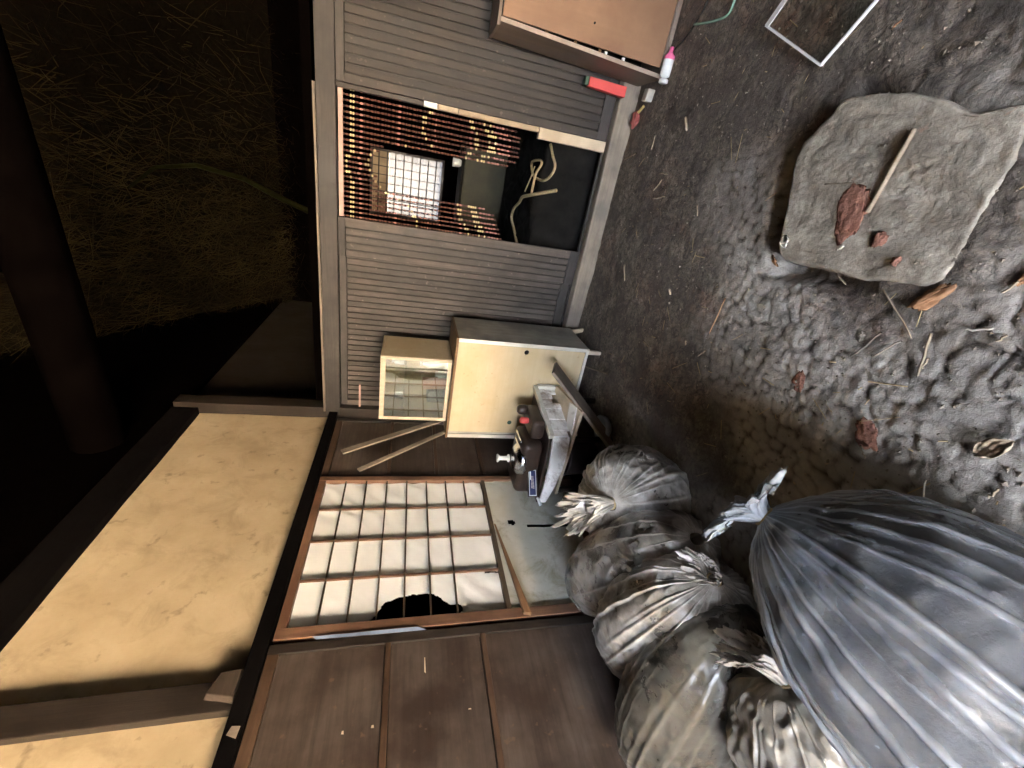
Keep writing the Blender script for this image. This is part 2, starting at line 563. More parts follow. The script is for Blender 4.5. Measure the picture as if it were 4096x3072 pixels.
def floor_z(X, Y):
    z = .012 * fbm(X * 1.6, Y * 1.6, X * 0, 3, 4)
    rough = np.clip(.35 + .9 * np.clip((1.9 - Y) / 1.6, 0, 1), 0, 1.2)
    z += rough * .007 * fbm(X * 8, Y * 8, X * 0, 9, 5, .6) - rough * .006 * np.clip(1 - np.abs(vnoise(X * 9 + 3, Y * 8, X * 0, 91) + .4 * vnoise(X * 21, Y * 21, X * 0, 92)) * 5, 0, 1)
    lump_mask = np.clip(fbm(X * 1.9 + 4, Y * 1.9, X * 0, 21, 3) * 1.1 + .62 - np.clip((X + .05) * 1.6, 0, 2) - np.clip((Y - 1.25) * 1.1, 0, 2), 0, 1)
    wx = X + .025 * vnoise(X * 7, Y * 7, X * 0, 5)
    wy = Y + .025 * vnoise(X * 9, Y * 9, X * 0 + 3, 6)
    d = worley(wx * 25, wy * 19, 4)
    lump = np.sqrt(np.clip(1 - (d / .72) ** 2, 0, 1))
    z += lump_mask * lump * .0085
    d2 = np.full(X.shape, 9.0)
    m = len(STONE)
    for i in range(m):
        ax, ay = STONE[i]; bx_, by_ = STONE[(i + 1) % m]
        ex, ey = bx_ - ax, by_ - ay
        t_ = np.clip(((X - ax) * ex + (Y - ay) * ey) / (ex * ex + ey * ey), 0, 1)
        d2 = np.minimum(d2, (X - ax - t_ * ex) ** 2 + (Y - ay - t_ * ey) ** 2)
    wgt = np.clip((Y - 1.22) * 2.2 + (.25 - X) * .9, 0, 1)
    wc = np.exp(-((X - .06) ** 2 + (Y - 1.55) ** 2) / (2 * .17 ** 2))
    z = z - .16 * wgt * np.exp(-(np.sqrt(d2) - .012 - .035 * wc) ** 2 / (2 * (.028 + .036 * wc) ** 2)) + .014 * (1 - wgt) * np.exp(-d2 / (2 * .06 ** 2))
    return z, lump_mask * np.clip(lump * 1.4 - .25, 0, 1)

xs = np.concatenate([np.linspace(-2.3, -1.2, 90, endpoint=False), np.linspace(-1.2, 1.2, 300, endpoint=False), np.linspace(1.2, 3.2, 60)])
ys = np.concatenate([np.linspace(-3.75, .2, 80, endpoint=False), np.linspace(.2, 2.0, 240, endpoint=False), np.linspace(2.0, 3.45, 120)])
GX, GY = np.meshgrid(xs, ys)
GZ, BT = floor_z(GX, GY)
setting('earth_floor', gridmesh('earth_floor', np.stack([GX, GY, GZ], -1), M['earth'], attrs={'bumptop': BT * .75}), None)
g = MB()
g.box(-40, 40, -60, 60, -.8, -.25)
setting('yard', g, M['yard'])

def fz(x, y):
    i = min(max(int(np.searchsorted(ys, y)) - 1, 0), len(ys) - 2)
    j = min(max(int(np.searchsorted(xs, x)) - 1, 0), len(xs) - 2)
    return float(GZ[i:i + 2, j:j + 2].mean())

# ------------------------------------------------------------------ unseen shell: keeps the daylight out except through the doorway behind the camera
DX0, DX1, DZ = -.85, .60, 2.9
FY = -3.6
w = MB()
w.box(-6, DX0, FY - .15, FY, -.3, 4.05)
w.box(DX1, 3.4, FY - .15, FY, -.3, 4.05)
w.box(DX0, DX1, FY - .15, FY, DZ, 3.7)
setting('front_wall', w, M['dark'])
setting('side_wall', box(3.25, 3.4, -3.6, 7.3, -.3, 7), M['black'])
setting('far_side_wall', box(-6.15, -6, -3.75, 7.3, -.3, 7), M['dark'])
BW = (-.80, .03, 1.08, 2.06)                                   # opening of the back-room window
w = MB()
w.box(-6, BW[0], 6.64, 6.78, -.3, 3.2)
w.box(BW[1], 3.25, 6.64, 6.78, -.3, 3.2)
w.box(BW[0], BW[1], 6.64, 6.78, -.3, BW[2])
w.box(BW[0], BW[1], 6.64, 6.78, BW[3], 3.2)
setting('rear_wall', w, M['shade'])

# ------------------------------------------------------------------ roof and loft
roof = thing('thatched_roof', 'smoke-darkened thatched roof with loft shade in its colour, its straw underside fading into the dark above the slatted wall', 'roof', (0, 2.2, 6.2))
R0, R1, RR = (-4.7, 3.2), (7.6, 2.5), (2.4, 6.4)
r = MB()
for (ya, za) in (R0, R1):
    r.hexa([(-6.4, ya, za), (3.6, ya, za), (3.6, RR[0], RR[1]), (-6.4, RR[0], RR[1])] if ya < RR[0] else
           [(-6.4, RR[0], RR[1]), (3.6, RR[0], RR[1]), (3.6, ya, za), (-6.4, ya, za)],
           [(-6.4, ya, za + .4), (3.6, ya, za + .4), (3.6, RR[0], RR[1] + .4), (-6.4, RR[0], RR[1] + .4)] if ya < RR[0] else
           [(-6.4, RR[0], RR[1] + .4), (3.6, RR[0], RR[1] + .4), (3.6, ya, za + .4), (-6.4, ya, za + .4)])
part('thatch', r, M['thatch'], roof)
for x in (-3.4, 1.6):
    b = MB().tube([(x, 7.2, 2.55), (x + .1, RR[0] + .1, 6.15)], .045, 8)
    part('rafter', b, M['shade'], roof, True)
# straw hanging from the thatch
sv, sf = [], []
for k in range(9000):
    y = random.uniform(3.5, 7.0)
    x = random.gauss(-1.35, .75) if k % 5 else random.uniform(-3.6, 1.6)
    z = 2.5 + (7.6 - y) / 5.2 * 3.9 - random.uniform(.02, .16)
    L = random.uniform(.15, .6)
    d = Vector((random.gauss(0, .35), random.gauss(-.7, .3), random.gauss(.45, .35))).normalized() * L
    s = d.cross(Vector((random.gauss(0, 1), random.gauss(0, 1), random.gauss(0, 1)))).normalized() * random.uniform(.0015, .004)
    p0 = Vector((x, y, z))
    p1 = p0 + d * .5 - Vector((0, 0, random.uniform(0, .06)))
    p2 = p0 + d - Vector((0, 0, random.uniform(0, .18)))
    o = len(sv)
    sv += [p0 - s, p0 + s, p1 + s, p1 - s, p2]
    sf += [(o, o + 1, o + 2, o + 3), (o + 3, o + 2, o + 4)]
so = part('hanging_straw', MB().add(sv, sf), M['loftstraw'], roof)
so['kind'] = 'stuff'
# log beams
lb = MB().tube([(-5.8, 3.05, 3.72), (-2.0, 2.95, 3.55), (0.2, 2.85, 3.5), (3.2, 2.9, 3.62)], [.16, .15, .14, .13], 12)
solo('log_beam', lb, M['shade'], 'dark round log beam crossing high above the slatted wall', 'beam', smooth=True)
# bent green pole, its colour darkened for the unlit loft
solo('bamboo_pole', MB().tube([(-.75, 4.9, 2.25), (-.60, 4.95, 2.75), (-.47, 5.0, 3.1), (-.42, 5.0, 3.5), (-.5, 5.0, 3.85), (-.72, 5.0, 4.1)], [.03, .028, .026, .022, .018, .012], 8),
     mottled('green_bamboo', (.004, .0042, .001), (.009, .0095, .0025), 12, .9, .001, None, 3, .05), 'bent greenish pole curving up in the dark loft', 'pole', smooth=True)
# loft floor over the back room
setting('loft_floor', box(-6, 3.25, 3.48, 6.64, 2.16, 2.22), M['shade'])

# ------------------------------------------------------------------ back wall frame
YW = 3.332
bw = thing('back_wall_frame', 'grey wooden sill, top rail and posts framing the slatted back wall', 'wall', (0, YW, 0))
part('top_rail', box(-2.12, 3.25, YW, YW + .12, 2.0, 2.115), M['rail'], bw, bev=.004)
part('ledge_strip', box(-2.08, .31, YW - .012, YW + .10, 2.117, 2.132), M['sill'], bw)
part('sill', box(-2.12, 3.25, YW - .05, YW + .045, -.03, .125), M['sill'], bw, bev=.012)
part('sill_track', box(-2.12, 3.25, YW + .047, YW + .075, .0, .135), M['rail'], bw, bev=.003)
part('sill_track', box(-2.12, 3.25, YW + .078, YW + .12, .0, .12), M['dark'], bw, bev=.003)
part('corner_post', box(-2.20, -2.05, YW + .002, YW + .13, .126, 3.25), M['dark'], bw, bev=.004)

SW = .0485
def slatpanel(name, label, x0, x1, yf, z0, z1, stile0, stile1, seed, rail=.075, top=.05, mat='slat'):
    rnd = random.Random(seed)
    t = thing(name, label, 'sliding door' if 'door' in name else 'wall panel', ((x0 + x1) / 2, yf, z0))
    part('bottom_rail', box(x0, x1, yf, yf + .03, z0, z0 + rail), M['rail'], t, bev=.003)
    part('upper_rail', box(x0, x1, yf, yf + .03, z1 - top, z1), M['rail'], t, bev=.003)
    a, b = x0, x1
    if stile0:
        part('stile', box(x0, x0 + stile0, yf - .002, yf + .03, z0 + rail, z1 - top), M[mat], t, bev=.003)
        a = x0 + stile0 + .004
    if stile1:
        part('stile', box(x1 - stile1, x1, yf - .002, yf + .03, z0 + rail, z1 - top), M[mat], t, bev=.003)
        b = x1 - stile1 - .004
    part('backing_board', box(a, b, yf + .024, yf + .029, z0 + rail, z1 - top), M['dark'], t)
    n = max(1, int(round((b - a) / SW)))
    sw = (b - a) / n
    me = box(-sw / 2 + .0052, sw / 2 - .0052, 0, .014, z0 + rail + .002, z1 - top - .002).mesh('slat', M[mat])
    for k in range(n):
        o = bpy.data.objects.new('slat', me)
        o.parent = t
        o.location = (a + sw * (k + .5) - t.location.x + rnd.uniform(-.0012, .0012), .008 + rnd.uniform(-.004, .004), -z0)
        o.rotation_euler = (0, rnd.uniform(-.0007, .0007), rnd.uniform(-.06, .06))
        COL.objects.link(o)
        bevel(o, .002, 1)
    return t

slatpanel('slatted_door', 'narrow grey slatted sliding door at the left jamb of the bead-curtain doorway', -.735, -.462, YW + .012, .137, 1.997, 0, .062, 1)
slatpanel('slatted_door', 'wide grey slatted sliding door half hidden behind the two pale cabinets', -2.045, -.70, YW + .062, .137, 1.997, .05, .05, 2)
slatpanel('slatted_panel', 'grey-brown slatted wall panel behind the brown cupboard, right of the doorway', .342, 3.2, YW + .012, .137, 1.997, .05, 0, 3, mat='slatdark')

# pale jamb pieces on the right of the doorway
jb = thing('door_jamb', 'pale patched wooden jamb on the right side of the bead-curtain doorway', 'door jamb', (.32, YW, .13))
part('lower_jamb', box(.268, .338, YW - .004, YW + .05, .136, .652), M['palewood'], jb, bev=.003)
part('upper_jamb', box(.305, .338, YW + .002, YW + .05, .655, 1.225), M['tanwood'], jb, bev=.003)
part('patch', box(.307, .339, YW + .001, YW + .05, 1.228, 1.365), M['palewood'], jb, bev=.003)
part('white_patch', box(.309, .34, YW - .001, YW + .05, 1.368, 1.455), M['white'], jb, bev=.003)
part('dark_jamb', box(.311, .339, YW + .006, YW + .05, 1.458, 1.997), M['dark'], jb, bev=.003)

# ------------------------------------------------------------------ bead curtain
cur = thing('bead_curtain', 'reddish brown bead curtain with pale gold beads hanging in the doorway, parted in the middle', 'bead curtain', (-.07, 3.40, 1.99))
part('curtain_rail', box(-.46, .335, 3.372, 3.392, 1.962, 1.992), M['pinkstrip'], cur, bev=.003)
NS = 25
SX = [.315 - k * (.315 + .452) / (NS - 1) for k in range(NS)]
def zrow(k, tab):
    xs_, zs_ = zip(*tab)
    return float(np.interp(k, xs_, zs_))
row1 = [(0, 1.896), (11, 1.896), (12, 1.925), (13.5, 1.956), (15.5, 1.92), (17, 1.900), (24, 1.906)]
row2 = [(0, 1.376), (2, 1.43), (4, 1.45), (6, 1.42), (7.2, 1.38), (8.2, 1.60), (9.5, 1.74), (11.5, 1.795), (13.5, 1.80), (15.2, 1.765), (16.6, 1.73), (18, 1.66), (20, 1.52), (22, 1.46), (24, 1.45)]
row3 = [(0, 1.15), (3, 1.08), (6, 1.07), (8, 1.14), (18, 1.16), (21, 1.12), (24, 1.06)]
ends = [(0, .81), (4, .77), (7, .78), (8.4, .86), (8.7, 1.70), (11, 1.77), (13, 1.79), (15, 1.76), (17.4, 1.72), (17.7, .98), (19, .88), (21, .85), (24, .79)]
for k in range(NS):
    x, yj = SX[k], 3.385 + random.uniform(-.006, .006)
    ze = zrow(k, ends)
    gold = [zrow(k, row1), zrow(k, row2)]
    if not (8.4 < k < 17.6):
        gold += [zrow(k, row3), zrow(k, row3) - .09, zrow(k, row3) - .13]
    mb = MB()
    z = 1.962
    sway = random.uniform(-.004, .004)
    i = 0
    while z > ze:
        L = .026 if i % 3 else .012
        mid = z - L / 2
        g_ = any(abs(mid - q) < L * .62 for q in gold)
        xx = x + sway * (1.96 - z) + random.uniform(-.0008, .0008)
        rr_ = .0085 if g_ else (.0066 if i % 3 else .0078)
        mi = 1 if g_ else (2 if (i % 11 == 5 or (not (8 < k < 18) and abs(mid - zrow(k, row3) + .2) < .05)) else 0)
        if g_:
            L = .016
        mb.lathe([(rr_ * .45, -L + .001), (rr_, -L * .72), (rr_, -L * .28), (rr_ * .45, -.001)], (xx, yj, z), 6, mi)
        z -= L + .001
        i += 1
    part('bead_strand', mb, [M['beadbrown'], M['beadgold'], M['beadpink']], cur, True)

# ------------------------------------------------------------------ back room
setting('back_room_floor', box(-6, 3.25, 3.75, 6.64, .0, .42), M['black'])
tarp = thing('dark_sheet', 'dark crumpled sheet piled on the floor behind the bead-curtain doorway', 'sheet', (-.1, 4.0, .42))
u = np.linspace(-.9, .75, 80); v_ = np.linspace(3.56, 5.2, 70)
U, V = np.meshgrid(u, v_)
Z = .435 + .04 * fbm(U * 5, V * 5, U * 0, 31, 4) + .03 * np.abs(vnoise(U * 9, V * 4, U * 0, 8)) - np.clip((3.76 - V) * 2.0, 0, .4)
part('cloth', gridmesh('cloth', np.stack([U + .1 - 0.0 , V - 4.0, Z - .42], -1), M['black']), None, tarp)

def smooth_path(pts, n=8):
    pts = [Vector(p) for p in pts]
    out = []
    for i in range(len(pts) - 1):
        p0, p1, p2, p3 = pts[max(i - 1, 0)], pts[i], pts[i + 1], pts[min(i + 2, len(pts) - 1)]
        for k in range(n):
            t = k / n
            out.append(.5 * ((2 * p1) + (-p0 + p2) * t + (2 * p0 - 5 * p1 + 4 * p2 - p3) * t * t + (-p0 + 3 * p1 - 3 * p2 + p3) * t ** 3))
    return out + [pts[-1]]

# rope lying over the sheet
rp = [(.27, 3.62, .47), (.19, 3.50, .47), (.12, 3.42, .46), (.05, 3.46, .47), (.01, 3.58, .49), (.03, 3.8, .51), (.09, 3.97, .5), (.14, 3.94, .51), (.15, 3.66, .52), (.12, 3.60, .52), (.05, 3.68, .53), (-.05, 3.78, .51), (-.12, 3.83, .5)]
solo('straw_rope', MB().tube(smooth_path(rp), .011, 7), M['rope'], 'pale straw rope lying in a loop behind the doorway', 'rope', smooth=True)
rp = [(-.04, 3.40, .42), (-.07, 3.52, .47), (-.11, 3.72, .52), (-.15, 4.0, .53), (-.21, 4.22, .5), (-.29, 4.42, .5), (-.38, 4.45, .5), (-.46, 4.27, .5), (-.57, 4.02, .5)]
solo('straw_rope', MB().tube(smooth_path(rp), .014, 7), M['rope'], 'pale straw rope curving toward the left jamb behind the doorway', 'rope', smooth=True)
rp = [(-.10, 3.95, .53), (.02, 3.82, .53), (.10, 3.72, .54)]
solo('frayed_straw', MB().tube(smooth_path(rp), [.006] * 17, 5), M['rope'], 'thin frayed straw strand crossing the rope loop', 'rope', smooth=True)

# window of the back room
win = thing('paper_window', 'bright paper-covered lattice window in the far room, seen through the bead curtain', 'window', ((BW[0] + BW[1]) / 2, 6.6, BW[2]))
wx0, wx1, wz0, wz1 = BW
fr = MB()
fr.box(wx0, wx0 + .03, 6.58, 6.64, wz0, wz1); fr.box(wx1 - .03, wx1, 6.58, 6.64, wz0, wz1)
fr.box(wx0 + .03, wx1 - .03, 6.58, 6.64, wz0, wz0 + .03); fr.box(wx0 + .03, wx1 - .03, 6.58, 6.64, wz1 - .03, wz1)
part('frame', fr, M['dark'], win)
for k in range(1, 9):
    z = wz0 + k * (wz1 - wz0) / 9
    part('lattice_bar', box(wx0 + .03, wx1 - .03, 6.595, 6.612, z - .008, z + .008), M['dark'], win)
for k in range(1, 8):
    x = wx0 + k * (wx1 - wx0) / 8
    part('lattice_bar', box(x - .005, x + .005, 6.613, 6.624, wz0 + .03, wz1 - .03), M['dark'], win)
part('paper', MB().add([(wx0 + .03, 6.63, wz0 + .03), (wx1 - .03, 6.63, wz0 + .03), (wx1 - .03, 6.63, wz1 - .24), (wx0 + .03, 6.63, wz1 - .24)], [(0, 1, 2, 3)]), M['windowpaper'], win)
part('top_board', box(wx0 + .03, wx1 - .03, 6.626, 6.64, wz1 - .239, wz1 - .03), M['tanwood'], win)
# dim furniture of the back room
bx = thing('green_chest', 'dim olive chest standing in the far room below the paper window', 'chest', (-.05, 5.6, .42))
part('chest_body', box(-.62, .22, 5.5, 5.9, .42, .92), mottled('olive_paint', (.03, .027, .012), (.05, .045, .02), 6, .6), bx, bev=.01)
part('chest_lid', box(-.64, .24, 5.48, 5.92, .922, .95), M['black'], bx, bev=.006)
solo('reflection_cup', MB().lathe([(.03, 0), (.045, .02), (.05, .1), (.045, .1), (.03, .02)], (.03, 5.6, .95), 16), M['white'], 'small white cup added in place of a reflection on the chest in the far room', 'cup', smooth=True)  # cup added where a bright reflection shows

# ------------------------------------------------------------------ left wall
XL = -2.12
lw = thing('plaster_wall', 'ochre clay plaster wall with dark posts above the paper screen', 'wall', (XL, 1.5, 2.09))
def plasterpanel(y0, y1, z0, z1, seed):
    yy = np.linspace(y0, y1, 90); zz = np.linspace(z0, z1, 50)
    Y_, Z_ = np.meshgrid(yy, zz)
    X_ = XL - .03 + .005 * fbm(Y_ * 2.2, Z_ * 2.2, Y_ * 0, seed, 5)
    part('plaster', gridmesh('plaster', np.stack([X_ - XL, Y_ - 1.5, Z_ - 2.09], -1)[:, ::-1], M['plaster']), None, lw)
plasterpanel(1.18, 3.333, 2.085, 3.085, 41)
plasterpanel(-3.6, 1.06, 2.085, 3.085, 42)
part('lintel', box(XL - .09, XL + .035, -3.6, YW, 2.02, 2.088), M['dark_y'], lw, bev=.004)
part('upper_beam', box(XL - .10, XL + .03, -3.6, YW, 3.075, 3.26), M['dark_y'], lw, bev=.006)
part('post', box(XL - .09, XL + .012, 1.06, 1.18, 2.09, 3.073), M['dark'], lw, bev=.004)
part('wedge', MB().hexa([(XL - .02, 1.075, 2.091), (XL + .05, 1.09, 2.091), (XL + .05, 1.20, 2.091), (XL - .02, 1.21, 2.091)],
                        [(XL - .02, 1.10, 2.22), (XL + .04, 1.12, 2.20), (XL + .04, 1.20, 2.17), (XL - .02, 1.20, 2.19)]), M['dark_wedge'], lw, bev=.004)
part('gable_boarding', box(XL - .12, XL - .05, -3.6, 6.64, 3.262, 6.6), M['shade'], lw)
part('backing', box(XL - .13, XL - .095, -3.6, 6.64, 2.0, 3.26), M['dark'], lw)
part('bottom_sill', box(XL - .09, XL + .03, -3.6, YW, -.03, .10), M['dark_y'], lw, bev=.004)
solo('paper_scrap', MB().add([(XL + .037, .945, 2.035), (XL + .04, .985, 2.03), (XL + .038, .99, 2.062), (XL + .04, .96, 2.072)], [(0, 1, 2, 3)]), M['plank'],
     'small pale paper scrap stuck on the dark lintel above the brown door', 'paper scrap')

# paper screen
sj = thing('paper_screen', 'white paper sliding screen with reddish wooden frame, torn at its lower near corner', 'paper screen', (XL, 1.9, .10))
y0, y1, z0, z1 = 1.335, 2.50, .10, 2.012
part('stile', box(XL - .022, XL + .012, y0, y0 + .058, z0, z1), M['shoji_z'], sj, bev=.003)
part('stile', box(XL - .022, XL + .012, y1 - .045, y1, z0, z1), M['shoji_z'], sj, bev=.003)
part('rail', box(XL - .022, XL + .010, y0 + .058, y1 - .045, z1 - .045, z1), M['shoji'], sj, bev=.003)
part('rail', box(XL - .022, XL + .010, y0 + .058, y1 - .045, .835, .862), M['muntin'], sj, bev=.003)
part('rail', box(XL - .022, XL + .010, y0 + .058, y1 - .045, z0, z0 + .12), M['shoji'], sj, bev=.003)
py0, py1 = y0 + .058, y1 - .045
for z in (1.835, 1.696, 1.555, 1.415, 1.275, 1.134):
    part('lattice_bar', box(XL - .010, XL + .004, py0, py1, z - .0045, z + .0045), M['muntin'], sj)
part('lattice_bar', box(XL - .010, XL + .004, 2.20, py1, .992, 1.001), M['muntin'], sj)
for y in (2.19, 1.93, 1.66):
    part('lattice_bar', box(XL - .012, XL - .0005, y - .006, y + .006, .863, z1 - .046), M['shoji_z'], sj)
# paper sheet with a torn opening, wrinkled
ny, nz = 330, 330
yy = np.linspace(py0, py1, ny); zz = np.linspace(.863, z1 - .046, nz)
Y_, Z_ = np.meshgrid(yy, zz)
wr = np.sin((Y_ * 1.0 - Z_ * 1.15) * 34 + 3 * fbm(Y_ * 3, Z_ * 3, Y_ * 0, 3, 3)) * np.clip(fbm(Y_ * 2.2, Z_ * 2.2, Y_ * 0, 77, 3) + .35, 0, 1)
X_ = -.020 + .0042 * wr + .002 * fbm(Y_ * 9, Z_ * 9, Y_ * 0, 13, 3)
hole = (np.clip((Y_ - py0) / .155, 0, 9) ** 2 + ((Z_ - 1.345 - .02 * np.sin(Y_ * 60)) / .24) ** 2) < 1 + .25 * fbm(Y_ * 14, Z_ * 14, Y_ * 0, 5, 3)
hole |= (np.abs(Y_ - 1.655 - .03 * (Z_ - .92)) < .012 + .01 * vnoise(Y_ * 30, Z_ * 30, Y_ * 0, 2)) & (Z_ < .95)
def cutgrid(name, P, mask, mat):
    nv, nu = P.shape[:2]
    idx = np.arange(nv * nu).reshape(nv, nu)
    cm = mask[:-1, :-1] & mask[1:, 1:]
    q = np.stack([idx[:-1, :-1], idx[:-1, 1:], idx[1:, 1:], idx[1:, :-1]], -1)[~cm]
    me = bpy.data.meshes.new(name)
    me.from_pydata(P.reshape(-1, 3).tolist(), [], q.tolist())
    me.polygons.foreach_set('use_smooth', [True] * len(q))
    me.materials.append(mat)
    return me
part('paper', cutgrid('paper', np.stack([X_, Y_ - 1.9, Z_ - .10], -1), hole, M['paper']), None, sj)
# lower sheets of the screen
yy = np.linspace(py0, py1 + .02, 90); zz = np.linspace(.16, .834, 70)
Y_, Z_ = np.meshgrid(yy, zz)
X_ = -.004 + .006 * np.clip(fbm(Y_ * 2, Z_ * 5, Y_ * 0, 14, 3), -.5, 1) + .004 * np.sin(Z_ * 40 + Y_ * 9) * (vnoise(Y_ * 3, Z_ * 3, Y_ * 0, 6) > .1)
hole = (((Y_ - 2.03) / .03) ** 2 + ((Z_ - .70) / .025) ** 2) < 1 + .6 * fbm(Y_ * 25, Z_ * 25, Y_ * 0, 2, 2)
hole |= (np.abs(Y_ - 1.99) < .018) & (Z_ < .60)
part('lower_sheet', cutgrid('lower_sheet', np.stack([X_, Y_ - 1.9, Z_ - .10], -1), hole, M['dirtypaper']), None, sj)
solo('broken_lath', MB().hexa([(XL + .016, 1.335, .742), (XL + .042, 1.335, .742), (XL + .042, 1.345, .782), (XL + .016, 1.345, .782)],
                              [(XL + .016, 1.99, .826), (XL + .026, 1.99, .826), (XL + .026, 2.0, .835), (XL + .016, 2.0, .835)]), wood('orange_brown_lath', (.30, .15, .07), (.46, .26, .13), 'Y', .6),
     'broken orange-brown lath lying slantwise across the lower part of the paper screen', 'lath', bev=.002)
solo('plastic_strip', MB().add([(XL + .014, 1.318, 1.82), (XL + .02, 1.331, 1.84), (XL + .02, 1.332, 1.35), (XL + .012, 1.316, 1.30)], [(0, 1, 2, 3)]),
     mottled('bluish_plastic', (.10, .12, .17), (.30, .35, .45), 3, .25), 'bluish plastic strip in the gap between paper screen and brown door', 'plastic strip')
# room behind the paper screen stays dark
setting('inner_room_floor', box(-6, XL - .14, -3.6, 3.3, -.3, .35), M['black'])
setting('inner_room_wall', box(-3.6, -3.5, -3.6, 6.64, .35, 3.4), M['shade'])

def boarddoor(name, label, y0, y1, xf, rails, mat, stile=.045, z0=.10, z1=2.018, boards=None):
    t = thing(name, label, 'wooden door', (xf, (y0 + y1) / 2, z0))
    part('stile', box(xf - .03, xf, y0, y0 + stile, z0, z1), M['dark'], t, bev=.003)
    part('stile', box(xf - .03, xf, y1 - stile, y1, z0, z1), M['dark'], t, bev=.003)
    part('rail', box(xf - .03, xf - .001, y0 + stile, y1 - stile, z1 - .05, z1), M['batten'], t, bev=.003)
    part('rail', box(xf - .03, xf - .001, y0 + stile, y1 - stile, z0, z0 + .1), M['dark'], t, bev=.003)
    zs_ = [z0 + .1] + list(rails) + [z1 - .05]
    for z in rails:
        part('batten', box(xf - .016, xf + .004, y0 + stile, y1 - stile, z - .014, z + .014), M['batten'], t, bev=.004)
    for a, b in zip(zs_[:-1], zs_[1:]):
        a2 = a + (.015 if a != zs_[0] else .001)
        b2 = b - (.015 if b != zs_[-1] else .001)
        k = 1
        for j in range(k):
            za, zb = a2 + (b2 - a2) * j / k, a2 + (b2 - a2) * (j + 1) / k
            part('board', box(xf - .022 - .001 * j, xf - .012 - .001 * j, y0 + stile, y1 - stile, za + .001, zb - .001), mat, t, bev=.002)
    return t
bd = boarddoor('board_door', 'dark brown boarded sliding door with two battens, left of the paper screen', -.30, 1.315, XL + .012, [1.02, 1.487], M['door'])
for (y, z, w_, h_) in [(0.927, 1.649, 0.012, 0.01), (0.933, 1.533, 0.01, 0.012), (1.151, 1.314, 0.07, 0.006), (0.945, 1.123, 0.004, 0.014)]:
    part('pale_chip', MB().hexa([(XL + .0005, y - w_ / 2, z - h_ / 2), (XL + .004, y - w_ / 2, z - h_ / 2), (XL + .004, y + w_ / 2, z - h_ / 3), (XL + .0005, y + w_ / 2, z - h_ / 3)], [(XL + .0005, y - w_ / 2.5, z + h_ / 2), (XL + .003, y - w_ / 2.5, z + h_ / 2), (XL + .003, y + w_ / 2, z + h_ / 3), (XL + .0005, y + w_ / 2, z + h_ / 3)]), M['palewood'], bd)
boarddoor('board_door', 'blackened boarded door in the far corner behind the pale cabinets', 2.505, 3.31, XL - .012, [.82, 1.19, 1.55], M['door'])
boarddoor('board_door', 'dark boarded door beyond the near end of the brown door', -3.6, -.32, XL - .012, [1.02, 1.487], M['door'])

# laths leaning in the corner
def slab(p0, p1, wdir, w_, t_):
    p0, p1, wd = Vector(p0), Vector(p1), Vector(wdir).normalized()
    d = (p1 - p0).normalized()
    wd = (wd - d * wd.dot(d)).normalized()
    n = d.cross(wd)
    c = [p0 + wd * a * w_ / 2 + n * b * t_ / 2 for a, b in ((-1, -1), (1, -1), (1, 1), (-1, 1))]
    e = [p1 + wd * a * w_ / 2 + n * b * t_ / 2 for a, b in ((-1, -1), (1, -1), (1, 1), (-1, 1))]
    return MB().hexa(c, e)
solo('leaning_lath', slab((-1.98, 3.24, .90), (-2.06, 2.72, 1.90), (0, 1, .4), .05, .014), M['plank'], 'thin grey lath leaning in the corner, nearest the slatted door', 'lath', bev=.002)
solo('leaning_lath', slab((-2.04, 3.12, .95), (-2.07, 2.52, 1.76), (0, 1, .4), .035, .014), M['plank'], 'thin grey lath leaning across the blackened corner door, nearest the paper screen', 'lath', bev=.002)
solo('pink_strip', box(-2.02, -1.80, YW - .006, YW + .006, 1.83, 1.845), M['pinkstrip'], 'short pinkish strip on the wall left of the small glass cabinet', 'strip')

# ------------------------------------------------------------------ pale floor cabinet
fc = thing('floor_cabinet', 'pale cream wooden cabinet with two round finger holes standing on legs in the corner', 'cabinet', (-1.5, 2.98, .0))
cx0, cx1, cy0, cy1, cz0, cz1 = -1.915, -1.075, 2.747, 3.21, .112, 1.135
part('side', box(cx1 - .02, cx1, cy0 + .006, cy1, cz0, cz1 - .018), M['greyply'], fc, bev=.002)
part('side', box(cx0, cx0 + .02, cy0 + .006, cy1, cz0, cz1 - .018), M['greyply'], fc, bev=.002)
part('top', box(cx0 - .008, cx1 + .006, cy0 - .006, cy1, cz1 - .016, cz1), M['brownedge'], fc, bev=.002)
part('bottom', box(cx0 + .021, cx1 - .021, cy0 + .006, cy1, cz0, cz0 + .02), M['palewhite'], fc)
part('back', box(cx0 + .021, cx1 - .021, cy1 - .012, cy1 - .001, cz0 + .021, cz1 - .019), M['greyply'], fc)
part('front_edge', box(cx1 - .026, cx1 + .003, cy0 - .004, cy0 + .004, cz0, cz1 - .018), M['palewhite'], fc, bev=.002)
part('front_edge', box(cx0 - .003, cx0 + .03, cy0 - .004, cy0 + .004, cz0, cz1 - .018), M['palewhite'], fc, bev=.002)
part('front_edge', box(cx0 + .031, cx1 - .027, cy0 - .003, cy0 + .004, cz0, cz0 + .022), M['palewhite'], fc, bev=.002)
